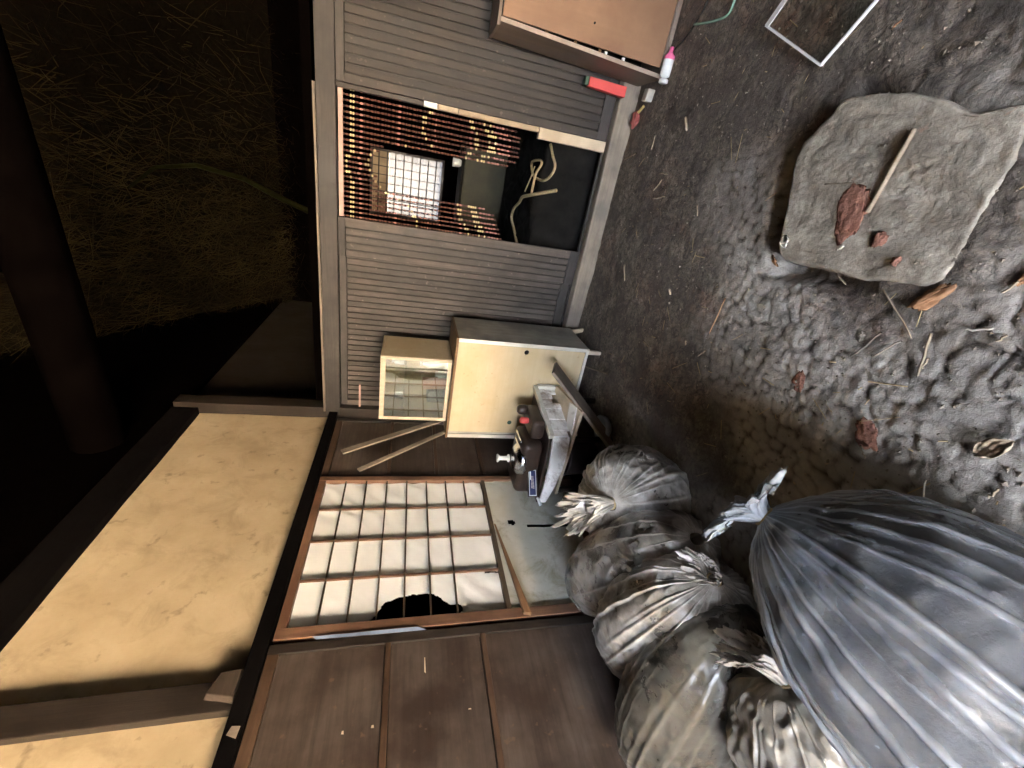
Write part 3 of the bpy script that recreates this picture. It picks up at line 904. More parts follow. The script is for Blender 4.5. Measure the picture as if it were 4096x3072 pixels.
def holed_door(name, x0, x1, y0, th, z0, z1, hx, hz, hr):
    b = MB()
    n = 24
    ring = [(hx + hr * math.cos(2 * math.pi * k / n), hz + hr * math.sin(2 * math.pi * k / n)) for k in range(n)]
    sq = []
    for k in range(n):
        a = 2 * math.pi * k / n
        c, s_ = math.cos(a), math.sin(a)
        tx = ((x1 - hx) / c if c > 1e-6 else (x0 - hx) / c if c < -1e-6 else 1e9)
        tz = ((z1 - hz) / s_ if s_ > 1e-6 else (z0 - hz) / s_ if s_ < -1e-6 else 1e9)
        tt = min(tx, tz)
        sq.append((hx + c * tt, hz + s_ * tt))
    vs = [(x, y0, z) for x, z in ring] + [(x, y0, z) for x, z in sq] + [(x, y0 + th * .7, z) for x, z in ring]
    fs = [(k, (k + 1) % n, n + (k + 1) % n, n + k) for k in range(n)] + [(2 * n + k, 2 * n + (k + 1) % n, (k + 1) % n, k) for k in range(n)]
    b.add(vs, fs, 0)
    cs = [(x0, z0), (x1, z0), (x1, z1), (x0, z1)]
    for cxx, czz in cs:                                         # corner fillers
        ks = sorted(range(n), key=lambda k: (sq[k][0] - cxx) ** 2 + (sq[k][1] - czz) ** 2)
        a = next(k for k in ks if abs(sq[k][0] - cxx) < 1e-6)
        c_ = next(k for k in ks if abs(sq[k][1] - czz) < 1e-6)
        b.add([(cxx, y0, czz), (sq[a][0], y0, sq[a][1]), (sq[c_][0], y0, sq[c_][1])], [(0, 1, 2)], 0)
    b.add([(hx, y0 + th * .7, hz)] + [(x, y0 + th * .7, z) for x, z in ring], [(0, k + 1, (k + 1) % n + 1) for k in range(n)], 1)
    return b
# overlapping sliding doors, the right-hand one in front
part('sliding_door', holed_door('sliding_door', -1.865, -1.105, cy0 + .004, .012, cz0 + .024, cz1 - .02, -1.143, .604, .019), [M['paleply'], M['black']], fc)
part('left_door_edge', box(-1.8845, -1.8655, cy0 + .007, cy0 + .03, cz0 + .024, cz1 - .02), M['greyply'], fc)
part('finger_hole', MB().lathe([(.001, -.0006), (.018, -.0005), (.018, .002), (.001, .002)], (-1.765, cy0 + .0035, .632), 20, axis='Y'), M['darkgreen'], fc)
for (x, y, tx) in ((cx1 - .035, cy0 + .03, .0), (cx1 - .02, cy1 - .04, 0.03), (cx0 + .03, cy0 + .03, 0), (cx0 + .03, cy1 - .04, 0)):
    part('leg', MB().hexa([(x - .013 + tx, y - .013, .0), (x + .013 + tx, y - .013, .0), (x + .013 + tx, y + .013, .0), (x - .013 + tx, y + .013, .0)],
                          [(x - .016, y - .016, cz0), (x + .016, y - .016, cz0), (x + .016, y + .016, cz0), (x - .016, y + .016, cz0)]), M['palewood'], fc)

# ------------------------------------------------------------------ small glass-fronted cabinet
gc = thing('glass_cabinet', 'small pale wooden cabinet with glass front set on top of the cream cabinet', 'cabinet', (-1.56, 3.04, 1.136))
gx0, gx1, gy0, gy1, gz0, gz1 = -1.82, -1.285, 2.84, 3.22, 1.137, 1.648
for nm, bb in (('side', (gx0, gx0 + .015, gy0, gy1, gz0 + .016, gz1 - .016)), ('side', (gx1 - .015, gx1, gy0, gy1, gz0 + .016, gz1 - .016)),
               ('top', (gx0, gx1, gy0, gy1, gz1 - .015, gz1)), ('bottom', (gx0, gx1, gy0, gy1, gz0, gz0 + .015)),
               ('back', (gx0 + .016, gx1 - .016, gy1 - .012, gy1 - .002, gz0 + .016, gz1 - .016)),
               ('shelf', (gx0 + .016, gx1 - .016, gy0 + .05, gy1 - .013, gz0 + .325, gz0 + .337))):
    part(nm, box(*bb), M['paleply'], gc, bev=.002)
part('front_frame', box(gx0, gx0 + .026, gy0 - .014, gy0 - .001, gz0, gz1), M['palewood'], gc, bev=.002)
part('front_frame', box(gx1 - .024, gx1, gy0 - .014, gy0 - .001, gz0, gz1), M['palewood'], gc, bev=.002)
part('front_frame', box(gx0 + .027, gx1 - .025, gy0 - .014, gy0 - .001, gz1 - .036, gz1), M['palewood'], gc, bev=.002)
part('front_frame', box(gx0 + .027, gx1 - .025, gy0 - .014, gy0 - .001, gz0, gz0 + .026), M['palewood'], gc, bev=.002)
part('glass_pane', box(gx0 + .027, gx1 - .025, gy0 - .009, gy0 - .005, gz0 + .027, gz1 - .037), M['glass'], gc)
solo('salmon_card', MB().hexa([(-1.60, 2.95, gz0 + .016), (-1.51, 2.93, gz0 + .016), (-1.50, 2.97, gz0 + .016), (-1.59, 2.99, gz0 + .016)],
                              [(-1.62, 2.97, gz0 + .19), (-1.53, 2.95, gz0 + .20), (-1.52, 2.99, gz0 + .20), (-1.61, 3.01, gz0 + .19)]), M['saltcard'],
     'salmon coloured box leaning inside the small glass cabinet', 'box', bev=.002)
def jar(label, x, y, z, r_, h, mat):
    t = thing('jar', label, 'jar', (x, y, z))
    part('jar_body', MB().lathe([(r_ * .9, 0), (r_, .01), (r_, h * .72), (r_ * .62, h * .84), (r_ * .62, h * .9)], (x, y, z), 18), mat, t, True)
    part('jar_lid', MB().lathe([(r_ * .68, h * .9), (r_ * .7, h), (r_ * .3, h * 1.01)], (x, y, z), 18), M['white'], t, True)
jar('tall pale green jar in the small glass cabinet, near its right side', -1.39, 2.99, gz0 + .016, .045, .21, M['jar'])
jar('squat white jar standing in the small glass cabinet beside the salmon box', -1.46, 2.93, gz0 + .016, .03, .09, M['white'])
jar('white jar on the upper shelf of the small glass cabinet', -1.40, 3.02, gz0 + .338, .035, .10, M['white'])
solo('tin_box', box(-1.72, -1.66, 2.98, 3.08, gz0 + .338, gz0 + .41), M['chrome'], 'dull metal tin on the upper shelf of the small glass cabinet', 'tin', bev=.004)
solo('stacked_books', box(-1.74, -1.64, 2.98, 3.12, gz0 + .016, gz0 + .15), mottled('grey_brown_cover', (.15, .13, .13), (.25, .22, .22), 12, .6), 'grey bundle standing on the lower shelf of the small glass cabinet', 'bundle', bev=.003)

# ------------------------------------------------------------------ old machine on its white-painted case
cs = thing('white_case', 'low case of peeling white paint on dark legs in front of the cream cabinet', 'case', (-1.75, 2.45, .0))
A, B_, C_, D_ = Vector((-1.516, 2.20, 0)), Vector((-1.42, 2.70, 0)), Vector((-1.98, 2.72, 0)), Vector((-2.07, 2.16, 0))
def quadbox(pts, za, zb):
    return MB().hexa([(p.x, p.y, za) for p in pts], [(p.x, p.y, zb) for p in pts])
part('case_top', quadbox([D_, A, B_, C_], .478, .50), M['darkplastic'], cs, bev=.006)
# curved front skirt
k = 14
fp = []
for i in range(k + 1):
    t = i / k
    p = A.lerp(D_, t) + Vector((0, -.035 * math.sin(math.pi * t), 0))
    fp.append((p, .352 + .075 * t ** 1.6, .476))
b = MB()
for (p, za, zb), (q, zc, zd) in zip(fp[:-1], fp[1:]):
    b.hexa([(q.x, q.y, zc), (p.x, p.y, za), (p.x, p.y + .02, za), (q.x, q.y + .02, zc)], [(q.x, q.y, zd), (p.x, p.y, zb), (p.x, p.y + .02, zb), (q.x, q.y + .02, zd)])
part('front_skirt', b, M['peel'], cs)
nn = Vector((1, -.19, 0)).normalized()
b = MB()
for i in range(9):                                              # stepped torn strips of the right side
    p, q = A.lerp(B_, i / 9), A.lerp(B_, (i + 1) / 9)
    zb = .472
    za = .345 - .012 * (i % 3) + (0 if i else .02) + (.05 if i in (6, 7) else 0) - .05 * (i == 8)
    o = nn * (.004 + .006 * (i % 2))
    b.hexa([(p.x, p.y, za), (p.x + o.x, p.y + o.y, za), (q.x + o.x, q.y + o.y, za), (q.x, q.y, za)], [(p.x, p.y, zb), (p.x + o.x, p.y + o.y, zb), (q.x + o.x, q.y + o.y, zb), (q.x, q.y, zb)])
part('torn_side', b, M['peel'], cs)
part('rim', MB().hexa([(-1.535, 2.2, .474), (-1.50, 2.19, .474), (-1.395, 2.72, .474), (-1.43, 2.73, .474)], [(-1.535, 2.2, .508), (-1.50, 2.19, .508), (-1.395, 2.72, .508), (-1.43, 2.73, .508)]), M['palewhite'], cs, bev=.004)
part('back_lip', MB().hexa([(-1.43, 2.71, .26), (-1.395, 2.70, .28), (-1.385, 2.73, .28), (-1.42, 2.74, .26)], [(-1.44, 2.71, .474), (-1.395, 2.70, .474), (-1.385, 2.73, .474), (-1.43, 2.74, .474)]), M['palewhite'], cs, bev=.004)
part('base_board', quadbox([D_ + Vector((.02, .06, 0)), A + Vector((.22, -.02, 0)), B_ + Vector((.05, -.02, 0)), C_], .318, .34), M['palewood'], cs, bev=.003)
part('paper_flap', MB().hexa([(-1.50, 2.20, .342), (-1.30, 2.24, .342), (-1.33, 2.36, .342), (-1.49, 2.31, .342)], [(-1.50, 2.20, .35), (-1.30, 2.24, .35), (-1.33, 2.36, .352), (-1.49, 2.31, .352)]), M['peel'], cs)
for p in (A + Vector((-.05, .05, 0)), B_ + Vector((-.05, -.05, 0)), C_ + Vector((.05, -.05, 0)), D_ + Vector((.05, .08, 0))):
    part('leg', MB().tube([(p.x, p.y, 0), (p.x, p.y, .317)], .022, 8), M['dark'], cs)

mc = thing('old_machine', 'dark old machine with chrome dish, white spool and navy nameplate on the peeling white case', 'machine', (-1.78, 2.38, .50))
def rounded(x0, x1, y0, y1, z0, z1, mat, name, parent, w_):
    o = part(name, box(x0, x1, y0, y1, z0, z1), mat, parent)
    bm_ = o.modifiers.new('bevel', 'BEVEL'); bm_.width = w_; bm_.segments = 5
    for p in o.data.polygons: p.use_smooth = True
    return o
rounded(-2.06, -1.62, 2.24, 2.52, .501, .655, M['darkplastic'], 'body', mc, .045)
rounded(-1.62, -1.47, 2.30, 2.56, .501, .60, M['darkplastic'], 'end_block', mc, .03)
part('chrome_dish', MB().lathe([(.115, -.01), (.12, .0), (.11, .035), (.08, .055), (.03, .065)], (-1.80, 2.33, .625), 28), M['chrome'], mc, True)
sp = part('spool', MB().lathe([(.030, 0), (.030, .008), (.017, .016), (.016, .07), (.031, .084), (.031, .092)], (-1.87, 2.42, .685), 18), M['white'], mc, True)
part('spool_pin', MB().lathe([(.006, 0), (.006, .05)], (-1.87, 2.42, .65), 10), M['chrome'], mc, True)
part('red_knob', MB().lathe([(.02, 0), (.024, .01), (.024, .05), (.016, .06)], (-1.53, 2.42, .60), 14), M['red'], mc, True)
part('brown_knob', MB().lathe([(.03, 0), (.04, .02), (.035, .06), (.02, .075)], (-1.50, 2.52, .59), 14), M['darkplastic'], mc, True)
for xx in (-1.64, -1.70):
    part('chrome_band', MB().lathe([(.006, -.08), (.008, -.06), (.008, .06), (.006, .08)], (xx, 2.38, .656), 10, axis='Y'), M['chrome'], mc, True)
# nameplate on the sloping front
npm = Matrix.Translation((-1.905, 2.185, .552)) @ Matrix.Rotation(math.radians(44), 4, 'Z') @ Matrix.Rotation(math.radians(-14), 4, 'X')
def local(bm_pts, mb):
    mb.v = [tuple(npm @ (Vector(v) * 1.15)) for v in mb.v]
    return mb
part('plate_mount', local(None, box(-.085, .085, .002, .05, -.03, .03)), M['darkplastic'], mc)
pl = part('nameplate', local(None, box(-.078, .078, -.004, .001, -.0225, .0225)), M['white'], mc)
part('navy_field', local(None, box(-.0735, .0735, -.0055, -.0045, -.0185, .0185)), M['navy'], pl)
tx = MB()
for i in range(9):
    a = -.035 + i * .0085
    tx.hexa([(a, -.0066, -.010 + .0006 * i), (a + .0055, -.0066, -.010 + .0006 * i), (a + .0055, -.0058, -.010 + .0006 * i), (a, -.0058, -.010 + .0006 * i)],
            [(a + .001, -.0066, -.002), (a + .0065, -.0066, -.002), (a + .0065, -.0058, -.002), (a + .001, -.0058, -.002)])
    tx.hexa([(a + .002, -.0066, .0005), (a + .0075, -.0066, .0005), (a + .0075, -.0058, .0005), (a + .002, -.0058, .0005)],
            [(a + .003, -.0066, .010 - .0004 * i), (a + .0082, -.0066, .010 - .0004 * i), (a + .0082, -.0058, .010 - .0004 * i), (a + .003, -.0058, .010 - .0004 * i)])
part('faded_lettering', local(None, tx), M['palemark'], pl)
part('white_strip', local(None, box(.018, .068, -.0062, -.0056, .009, .0155)), M['white'], pl)
part('white_stub', MB().tube([(-2.02, 2.16, .50), (-2.06, 2.12, .475)], [.008, .012], 10), M['white'], mc, True)

solo('leaning_board', slab((-1.58, 2.20, .012), (-1.10, 2.42, .50), (.4, 1, 0.1), .20, .022), M['plank'], 'grey board leaning edgewise against the white case, beside the far plastic bag', 'board', bev=.003)
solo('dark_bucket', MB().lathe([(.10, .0), (.12, .02), (.135, .24), (.142, .26), (.13, .26), (.115, .03)], (-1.84, 2.40, .005), 26), mottled('grimy_tin', (.03, .022, .02), (.07, .055, .05), 10, .5),
     'grimy round bucket in the shadow under the white case', 'bucket', smooth=True)
solo('pale_bowl', MB().lathe([(.05, 0), (.09, .03), (.10, .07), (.09, .07), (.05, .01)], (-1.52, 2.33, .004), 24), mottled('bluish_enamel', (.4, .44, .5), (.55, .6, .66), 8, .4), 'pale bluish bowl on the floor under the white case', 'bowl', smooth=True)
solo('thin_stick', MB().tube([(-1.30, 2.95, .05), (-1.18, 2.55, .02)], .006, 6), M['stick'], 'thin stick on the floor in front of the cream cabinet', 'stick')

# ------------------------------------------------------------------ brown cupboard on the right
cb = thing('brown_cupboard', 'brown veneered cupboard with a slightly open door standing against the slatted panel', 'cupboard', (1.1, 3.1, .0))
ux0, ux1, uy0, uy1, uz0, uz1 = .705, 1.62, 2.965, 3.275, .02, 1.072
part('side', MB().hexa([(ux0 - .008, uy0, uz0), (ux0 + .012, uy0, uz0), (ux0 + .012, uy1, uz0), (ux0 - .008, uy1, uz0)],
                       [(ux0 + .05, uy0, uz1), (ux0 + .07, uy0, uz1), (ux0 + .055, uy1, uz1), (ux0 + .035, uy1, uz1)]), M['cupside'], cb, bev=.002)
part('side', box(ux1 - .02, ux1, uy0, uy1, uz0, uz1), M['cupside'], cb)
part('top', box(ux0 + .03, ux1, uy0 - .004, uy1, uz1 + .001, uz1 + .02), M['cupside'], cb, bev=.002)
part('bottom', box(ux0 + .013, ux1 - .021, uy0 + .002, uy1, uz0, uz0 + .022), M['cupedge'], cb, bev=.002)
part('back', box(ux0 + .06, ux1 - .021, uy1 - .012, uy1 - .002, uz0 + .023, uz1), M['black'], cb)
part('front_edge', MB().hexa([(ux0 - .009, uy0 - .006, uz0), (ux0 + .013, uy0 - .006, uz0), (ux0 + .013, uy0 - .001, uz0), (ux0 - .009, uy0 - .001, uz0)],
                             [(ux0 + .049, uy0 - .006, uz1), (ux0 + .071, uy0 - .006, uz1), (ux0 + .071, uy0 - .001, uz1), (ux0 + .049, uy0 - .001, uz1)]), M['cupedge'], cb)
part('front_edge', box(ux0 + .014, ux1, uy0 - .006, uy0 + .001, uz0 - .002, uz0 + .02), M['cupedge'], cb)
dr = part('door', MB().hexa([(ux0 + .046, uy0 - .004, uz0 + .032), (ux1 - .03, uy0 - .004, uz0 + .032), (ux1 - .03, uy0 + .012, uz0 + .032), (ux0 + .046, uy0 + .012, uz0 + .032)],
                            [(ux0 + .075, uy0 - .004, uz1 - .006), (ux1 - .03, uy0 - .004, uz1 - .006), (ux1 - .03, uy0 + .012, uz1 - .006), (ux0 + .075, uy0 + .012, uz1 - .006)]), M['cupboard'], cb, bev=.002)
part('door_stud', MB().lathe([(.006, 0), (.006, .006), (.003, .008)], (.865, uy0 - .011, .53), 10, axis='Y'), M['black'], dr)
for z in (.30, .42, .46, .62, .8):
    part('hinge_clip', box(ux0 + .018 + z * .04, ux0 + .034 + z * .04, uy0 - .002, uy0 + .012, z - .008, z + .008), M['white'] if z < .45 else M['brownedge'], cb)
for x in (ux0 + .02, ux1 - .04):
    part('foot', box(x, x + .03, uy0 + .03, uy0 + .07, -.01, uz0), M['dark'], cb)

rb = thing('red_box', 'bright red upright box with dark lid between the cupboard and the slatted panel', 'box', (.645, 3.25, .125))
part('box_body', MB().hexa([(.605, 3.215, .126), (.668, 3.215, .126), (.668, 3.27, .126), (.605, 3.27, .126)], [(.618, 3.215, .40), (.672, 3.215, .40), (.672, 3.27, .40), (.618, 3.27, .40)]), M['red'], rb, bev=.004)
part('box_lid', box(.621, .67, 3.218, 3.268, .401, .428), M['darkgreen'], rb, bev=.004)

# ------------------------------------------------------------------ bags
def bag(name, label, cat, C, axis, radii, roll=0., pleats=26, amp=.10, seed=1, film='film', fill='soilfill', fillk=.90, fill_t0=.55, wr=.02, knot=.07, foldgain=.8, sag=.35, sharp=1.6, knotrot=0, wall=True, aniso=1.0, filltop=1.0, decay=2.6, fth=.15, plen=.55, wsc=.11, lobe=None, prof=.82):
    C, a = Vector(C), Vector(axis).normalized()
    up = Vector((0, 0, 1))
    b = up.cross(a)
    if b.length < .05:
        b = Vector((1, 0, 0))
    b.normalize()
    c = a.cross(b).normalized()
    if roll:
        Rm = Matrix.Rotation(roll, 3, a)
        b, c = Rm @ b, Rm @ c
    t = thing(name, label, cat, (C.x, C.y, 0))
    an, bn, cn = [np.array(q) for q in (a, b, c)]
    rl, rb_, rc_ = radii
    def surf(k, pleat, wrn, nT, nP, t0, ex):
        T = np.linspace(t0, math.pi - .001, nT)[:, None]
        Ph = np.linspace(0, 2 * math.pi, nP, endpoint=False)[None, :]
        s = T / math.pi
        lat = np.sin(math.pi * s ** ex) ** (.82 + (prof - .82) * np.clip(1 - s * 1.6, 0, 1))
        cs_, sn = np.cos(Ph), np.sin(Ph)
        # pleats: sharp ridges running from the neck
        tw = Ph + .5 * seed + .35 * s * vnoise(cs_ * 1.5, sn * 1.5, s * 2, seed)
        rg = np.random.default_rng(seed)
        ridge = np.zeros((nT, nP))
        for q in range(pleats):
            ph0, wd, am, ln, wo = 2 * math.pi * (q + rg.uniform(-.5, .5)) / pleats, rg.uniform(.018, .06), rg.uniform(.35, 1), rg.uniform(.15, .9) * plen, rg.uniform(-.25, .25)
            dph = (Ph - ph0 - wo * s + math.pi) % (2 * math.pi) - math.pi
            ridge = np.maximum(ridge, am * np.exp(-(dph / (wd * (.6 + .8 * s))) ** 2) * np.exp(-(s / ln) ** 2))
        wgt = np.clip(np.exp(-decay * s) * 1.3, 0, 1)
        lobes = vnoise(np.cos(Ph) * 2.6, np.sin(Ph) * 2.6, s * 1.5 + 0 * Ph, seed + 9)
        lat = lat * (1 + pleat * (.55 * ridge + .6 * wgt * lobes))
        H = -np.cos(math.pi * s ** ex) * -1
        P = (np.array(C)[None, None] + an * (H * rl)[..., None] * k + bn * (lat * cs_ * rb_ * k)[..., None] + cn * (lat * sn * rc_ * k)[..., None])
        N = bn * (cs_ * lat)[..., None] + cn * (sn * lat)[..., None] + an * (H + 0 * Ph)[..., None]
        N /= np.linalg.norm(N, axis=-1, keepdims=True) + 1e-6
        q = P / wsc
        w1 = fbm(q[..., 0], q[..., 1], q[..., 2], seed + 20, 3)
        w2 = 1 - np.abs(vnoise(q[..., 0] * 2.1 / aniso, q[..., 1] * 2.1 * aniso, q[..., 2] * 2.1, seed + 40)) * 2
        P = P + N * (wrn * (w1 + .5 * w2))[..., None]
        # rests on the floor and against the wall
        lim = .012
        z = P[..., 2]
        P[..., 2] = np.where(z < lim + .06, lim + .06 * np.exp((np.minimum(z, lim + .06) - lim - .06) / .06), z)
        if wall:
            xl = XL + .04
            x = P[..., 0]
            P[..., 0] = np.where(x < xl + .05, xl + .05 * np.exp((np.minimum(x, xl + .05) - xl - .05) / .05), x)
        fold = np.clip(ridge * 1.3 - fth, 0, 1) * foldgain + np.clip(w2 - .7, 0, 1) * .4 * foldgain + .38 * np.exp(-(s / .16) ** 2)
        loc = np.array(t.location)
        return P - loc, fold
    P, F = surf(1.0, amp, wr, 120, 400, .035, 1 - sag * .45)
    part('film', gridmesh('film', P, M[film], True, attrs={'fold': F}), None, t)
    P, F = surf(fillk, amp * .15, .005, 60, 110, fill_t0, 1 - sag * .45)
    if filltop < 1:
        P[..., 2] = np.minimum(P[..., 2], filltop)
    part('contents', gridmesh('contents', P, M[fill], True), None, t)
    # gathered neck flaring above the tie
    for knot, knotrot in ([(knot, knotrot)] if knot else []) + ([lobe] if lobe else []):
        n, mseg = 150, 26
        tip = C + a * rl * 1.0
        ph = np.linspace(0, 2 * math.pi, n, endpoint=False)[None, :]
        s = np.linspace(0, 1, mseg)[:, None]
        fl = vnoise(np.cos(ph) * 2.2, np.sin(ph) * 2.2, s * 1.1, seed + 60) + .7 * (1 - 2 * np.abs(vnoise(np.cos(ph) * 3.6, np.sin(ph) * 3.6, s * 1.6, seed + 61)))
        cr = fbm(np.cos(ph) * 5, np.sin(ph) * 5, s * 5, seed + 63, 3)
        rad = .020 + knot * s ** .8 * (.46 + .20 * fl + .17 * cr)
        kx = np.array(a) * 1.0
        bend = np.array(b) * math.cos(knotrot) + np.array(c) * math.sin(knotrot)
        ht = (np.sin(s * 2.2) * .95 - .12) * knot * (1 + .14 * fl + .22 * cr)
        Pk = np.array(tip)[None, None] + kx * ht[..., None] + bend * (s ** 1.3 * knot * 1.35 * (1 + .25 * cr))[..., None] \
            + np.array(b) * (rad * np.cos(ph))[..., None] + np.array(c) * (rad * np.sin(ph))[..., None]
        part('tied_neck', gridmesh('tied_neck', Pk - np.array(t.location), M['film' if film != 'filmblue' else film], True, attrs={'fold': np.clip(.3 + .5 * fl + .3 * cr, 0, 1)}), None, t)
        ring = [tip + b * .026 * math.cos(q) + c * .026 * math.sin(q) + a * .002 * math.sin(3 * q) for q in np.linspace(0, 2 * math.pi, 17)]
        part('tie_string', MB().tube(ring, .005, 6), M['straw'], t, True)
    return t

BG = 'tied plastic bags of soil along the left wall'
bag('plastic_bag', 'tied dusty bag at the far end of the row, a pleated bulge beside its neck', 'plastic bag',
    (-1.43, 1.50, .255), (.33, -.44, .83), (.25, .30, .29), pleats=40, amp=.17, seed=2, film='film', fillk=.90, fill_t0=.40, knot=.125, knotrot=1.9, wr=.012, foldgain=1.2, decay=2.2)
bag('plastic_bag', 'second bag from the far end, soil showing through, white fold along its side', 'plastic bag',
    (-1.65, 1.25, .31), (.75, -.36, -.10), (.48, .23, .29), pleats=16, amp=.10, seed=5, film='filmbrown', fillk=.94, fill_t0=.85, knot=0, wr=.013, foldgain=1.0)
bag('plastic_bag', 'third bag from the far end, whitish pleats gathered at a tie on its room side', 'plastic bag',
    (-1.62, .95, .31), (.75, -.20, .02), (.42, .23, .30), pleats=30, amp=.15, seed=8, film='film', fillk=.90, fill_t0=.5, knot=.07, knotrot=1.2, wr=.012, foldgain=1.0, decay=1.9, plen=.9)
bag('plastic_bag', 'plump olive-grey bag behind the big bluish bag, neck at the brown door', 'plastic bag',
    (-1.68, .68, .32), (-.75, -.08, .08), (.44, .22, .28), pleats=30, amp=.07, seed=12, film='filmolive', fillk=.94, fill_t0=.5, knot=.06, knotrot=2.0, wr=.006, decay=1.6, foldgain=.7, plen=1.5, wsc=.085)
bag('plastic_bag', 'crumpled torn white bag nearest the camera along the wall, below the olive-grey bag', 'plastic bag',
    (-1.45, .33, .19), (.5, .3, .3), (.34, .26, .22), pleats=22, amp=.16, seed=15, film='filmwhite', fillk=.86, fill_t0=.7, knot=.09, knotrot=.4, wr=.018, foldgain=.9, plen=1.2, wsc=.085)
bag('plastic_bag', 'big bluish clear bag in the foreground with long pleats fanning from its neck', 'plastic bag',
    (-.81, .30, .25), (.11, .34, .27), (.47, .31, .31), pleats=44, amp=.11, prof=1.35, seed=21, film='filmblue', fill='ashfill', fillk=.93, fill_t0=.16, knot=.075, knotrot=.25, lobe=(.06, 3.3), wr=.008, foldgain=.75, wall=False, decay=1.2, fth=.12, plen=1.1)

# ------------------------------------------------------------------ stepping stone
def poly_smooth(pts, n=6):
    P = [Vector((x, y, 0)) for x, y in pts]
    out = []
    m = len(P)
    for i in range(m):
        p0, p1, p2, p3 = P[i - 1], P[i], P[(i + 1) % m], P[(i + 2) % m]
        for k in range(n):
            t = k / n
            out.append(.5 * ((2 * p1) + (-p0 + p2) * t + (2 * p0 - 5 * p1 + 4 * p2 - p3) * t * t + (-p0 + 3 * p1 - 3 * p2 + p3) * t ** 3))
    return out
ol = np.array([(p.x, p.y) for p in poly_smooth(STONE)])
cen = ol.mean(0)
def stone_top(x, y):
    return .016 + .05 * (y - .93) / .65
rings = []
for s_, dz in [(1.03, -.09), (1.022, -.035), (1.016, -.014), (1.006, -.004), (.99, 0)] + [(q, 0) for q in np.linspace(.965, .01, 60)]:
    q = cen + (ol - cen) * s_
    nz_ = .0035 * fbm(q[:, 0] * 7, q[:, 1] * 7, q[:, 0] * 0, 55, 5, .6) + .006 * np.minimum(0, fbm(q[:, 0] * 26, q[:, 1] * 18, q[:, 0] * 0, 56, 4, .6) + .1)
    j = .005 * fbm(q[:, 0] * 14, q[:, 1] * 14, q[:, 0] * 0, 57, 3) if s_ > .95 else 0
    rings.append(np.stack([q[:, 0] + j, q[:, 1] + j, stone_top(q[:, 0], q[:, 1]) + dz + nz_], -1))
solo('stepping_stone', gridmesh('stepping_stone', np.array(rings), M['stone'], True), None, 'large flat rounded stepping stone set in the earth floor', 'stone')

# dead stick on the stone
solo('dry_stick', MB().tube(smooth_path([(.332, 1.19, .048), (.24, 1.195, .048), (.15, 1.200, .047), (.093, 1.205, .046)]), [.0075] * 25, 8), M['stick'],
     'straight pale stick lying across the stepping stone', 'stick', smooth=True)

def clod(name, label, cat, x, y, z, rx, ry, rz_, mat, seed, rot=0):
    T = np.linspace(.02, math.pi - .02, 22)[:, None]
    Ph = np.linspace(0, 2 * math.pi, 34, endpoint=False)[None, :]
    d = np.stack([np.sin(T) * np.cos(Ph), np.sin(T) * np.sin(Ph), np.cos(T) + 0 * Ph], -1)
    n = 1 + .45 * fbm(d[..., 0] * 2.2, d[..., 1] * 2.2, d[..., 2] * 2.2, seed, 5, .5)
    P = d * n[..., None] * np.array([rx, ry, rz_])
    c, s_ = math.cos(rot), math.sin(rot)
    P = np.stack([P[..., 0] * c - P[..., 1] * s_, P[..., 0] * s_ + P[..., 1] * c, P[..., 2]], -1)
    o = solo(name, gridmesh(name, P, mat, True), None, label, cat, (x, y, z))
    return o
clod('clay_lump', 'biggest rust-red clay lump, flat on the stepping stone at the end of the stick', 'clay lump', 0.08, 1.265, .047, .085, .052, .006, M['redrock'], 3, .35)
clod('clay_lump', 'small round rust-red clay lump in the middle of the stepping stone', 'clay lump', .022, 1.13, .035, .026, .020, .007, M['redrock'], 5)
clod('clay_lump', 'tiny rust-red clay crumb near the left edge of the stepping stone', 'clay lump', -.03, 1.05, .028, .014, .012, .008, M['redrock'], 6)
clod('clay_lump', 'rust-brown clod lying on the floor between stone and big bag', 'clay lump', -.55, .86, fz(-.55, .86), .05, .032, .005, M['redrock'], 7, .8)
clod('clay_lump', 'reddish clod in the trodden earth midway to the far bag', 'clay lump', -.52, 1.17, fz(-.52, 1.17), .035, .022, .004, M['redrock'], 8, .4)
clod('floor_pebble', 'small dark pebble on the open floor left of the stepping stone', 'pebble', -.28, 1.05, fz(-.28, 1.05) + .004, .016, .012, .008, M['stone'], 9)

# leaves
def leaf(name, label, x, y, z, L, W, rot, mat, curl=.25, seed=1):
    n, m_ = 15, 9
    s = np.linspace(0, 1, n)[:, None]; q = np.linspace(-1, 1, m_)[None, :]
    wdt = W * np.sin(math.pi * np.clip(s * .94 + .03, 0, 1)) ** .7 * (1 + .18 * vnoise(s * 9, q * 1.2, s * 0, seed))
    X = (s - .5) * L + 0 * q
    Y_ = q * wdt / 2
    Z_ = curl * np.abs(q) ** 1.6 * W * .6 + .08 * L * np.sin(s * 3.1) + .006 * np.cos(q * 14 + s * 10) + .004
    c, sn = math.cos(rot), math.sin(rot)
    P = np.stack([X * c - Y_ * sn, X * sn + Y_ * c, Z_], -1)
    me = gridmesh(name, P, mat)
    o = solo(name, me, None, label, 'leaf', (x, y, z))
    sd = o.modifiers.new('solid', 'SOLIDIFY'); sd.thickness = .0012
    return o
leaf('dry_leaf', 'large curled beige dry leaf on the lumpy earth nearest the camera', -.405, .585, fz(-.405, .585) + .012, .085, .045, 2.6, M['leaf'], .35, 2)
leaf('dry_leaf', 'pale ribbed dry leaf at the far corner of the stepping stone', -.045, 1.445, .066, .05, .034, .5, M['paleleaf'], .3, 4)
leaf('dry_leaf', 'thin rusty curled leaf on the floor beside the pale ribbed leaf', -.13, 1.56, fz(-.13, 1.56) + .004, .06, .012, .9, M['orangechip'], .3, 6)
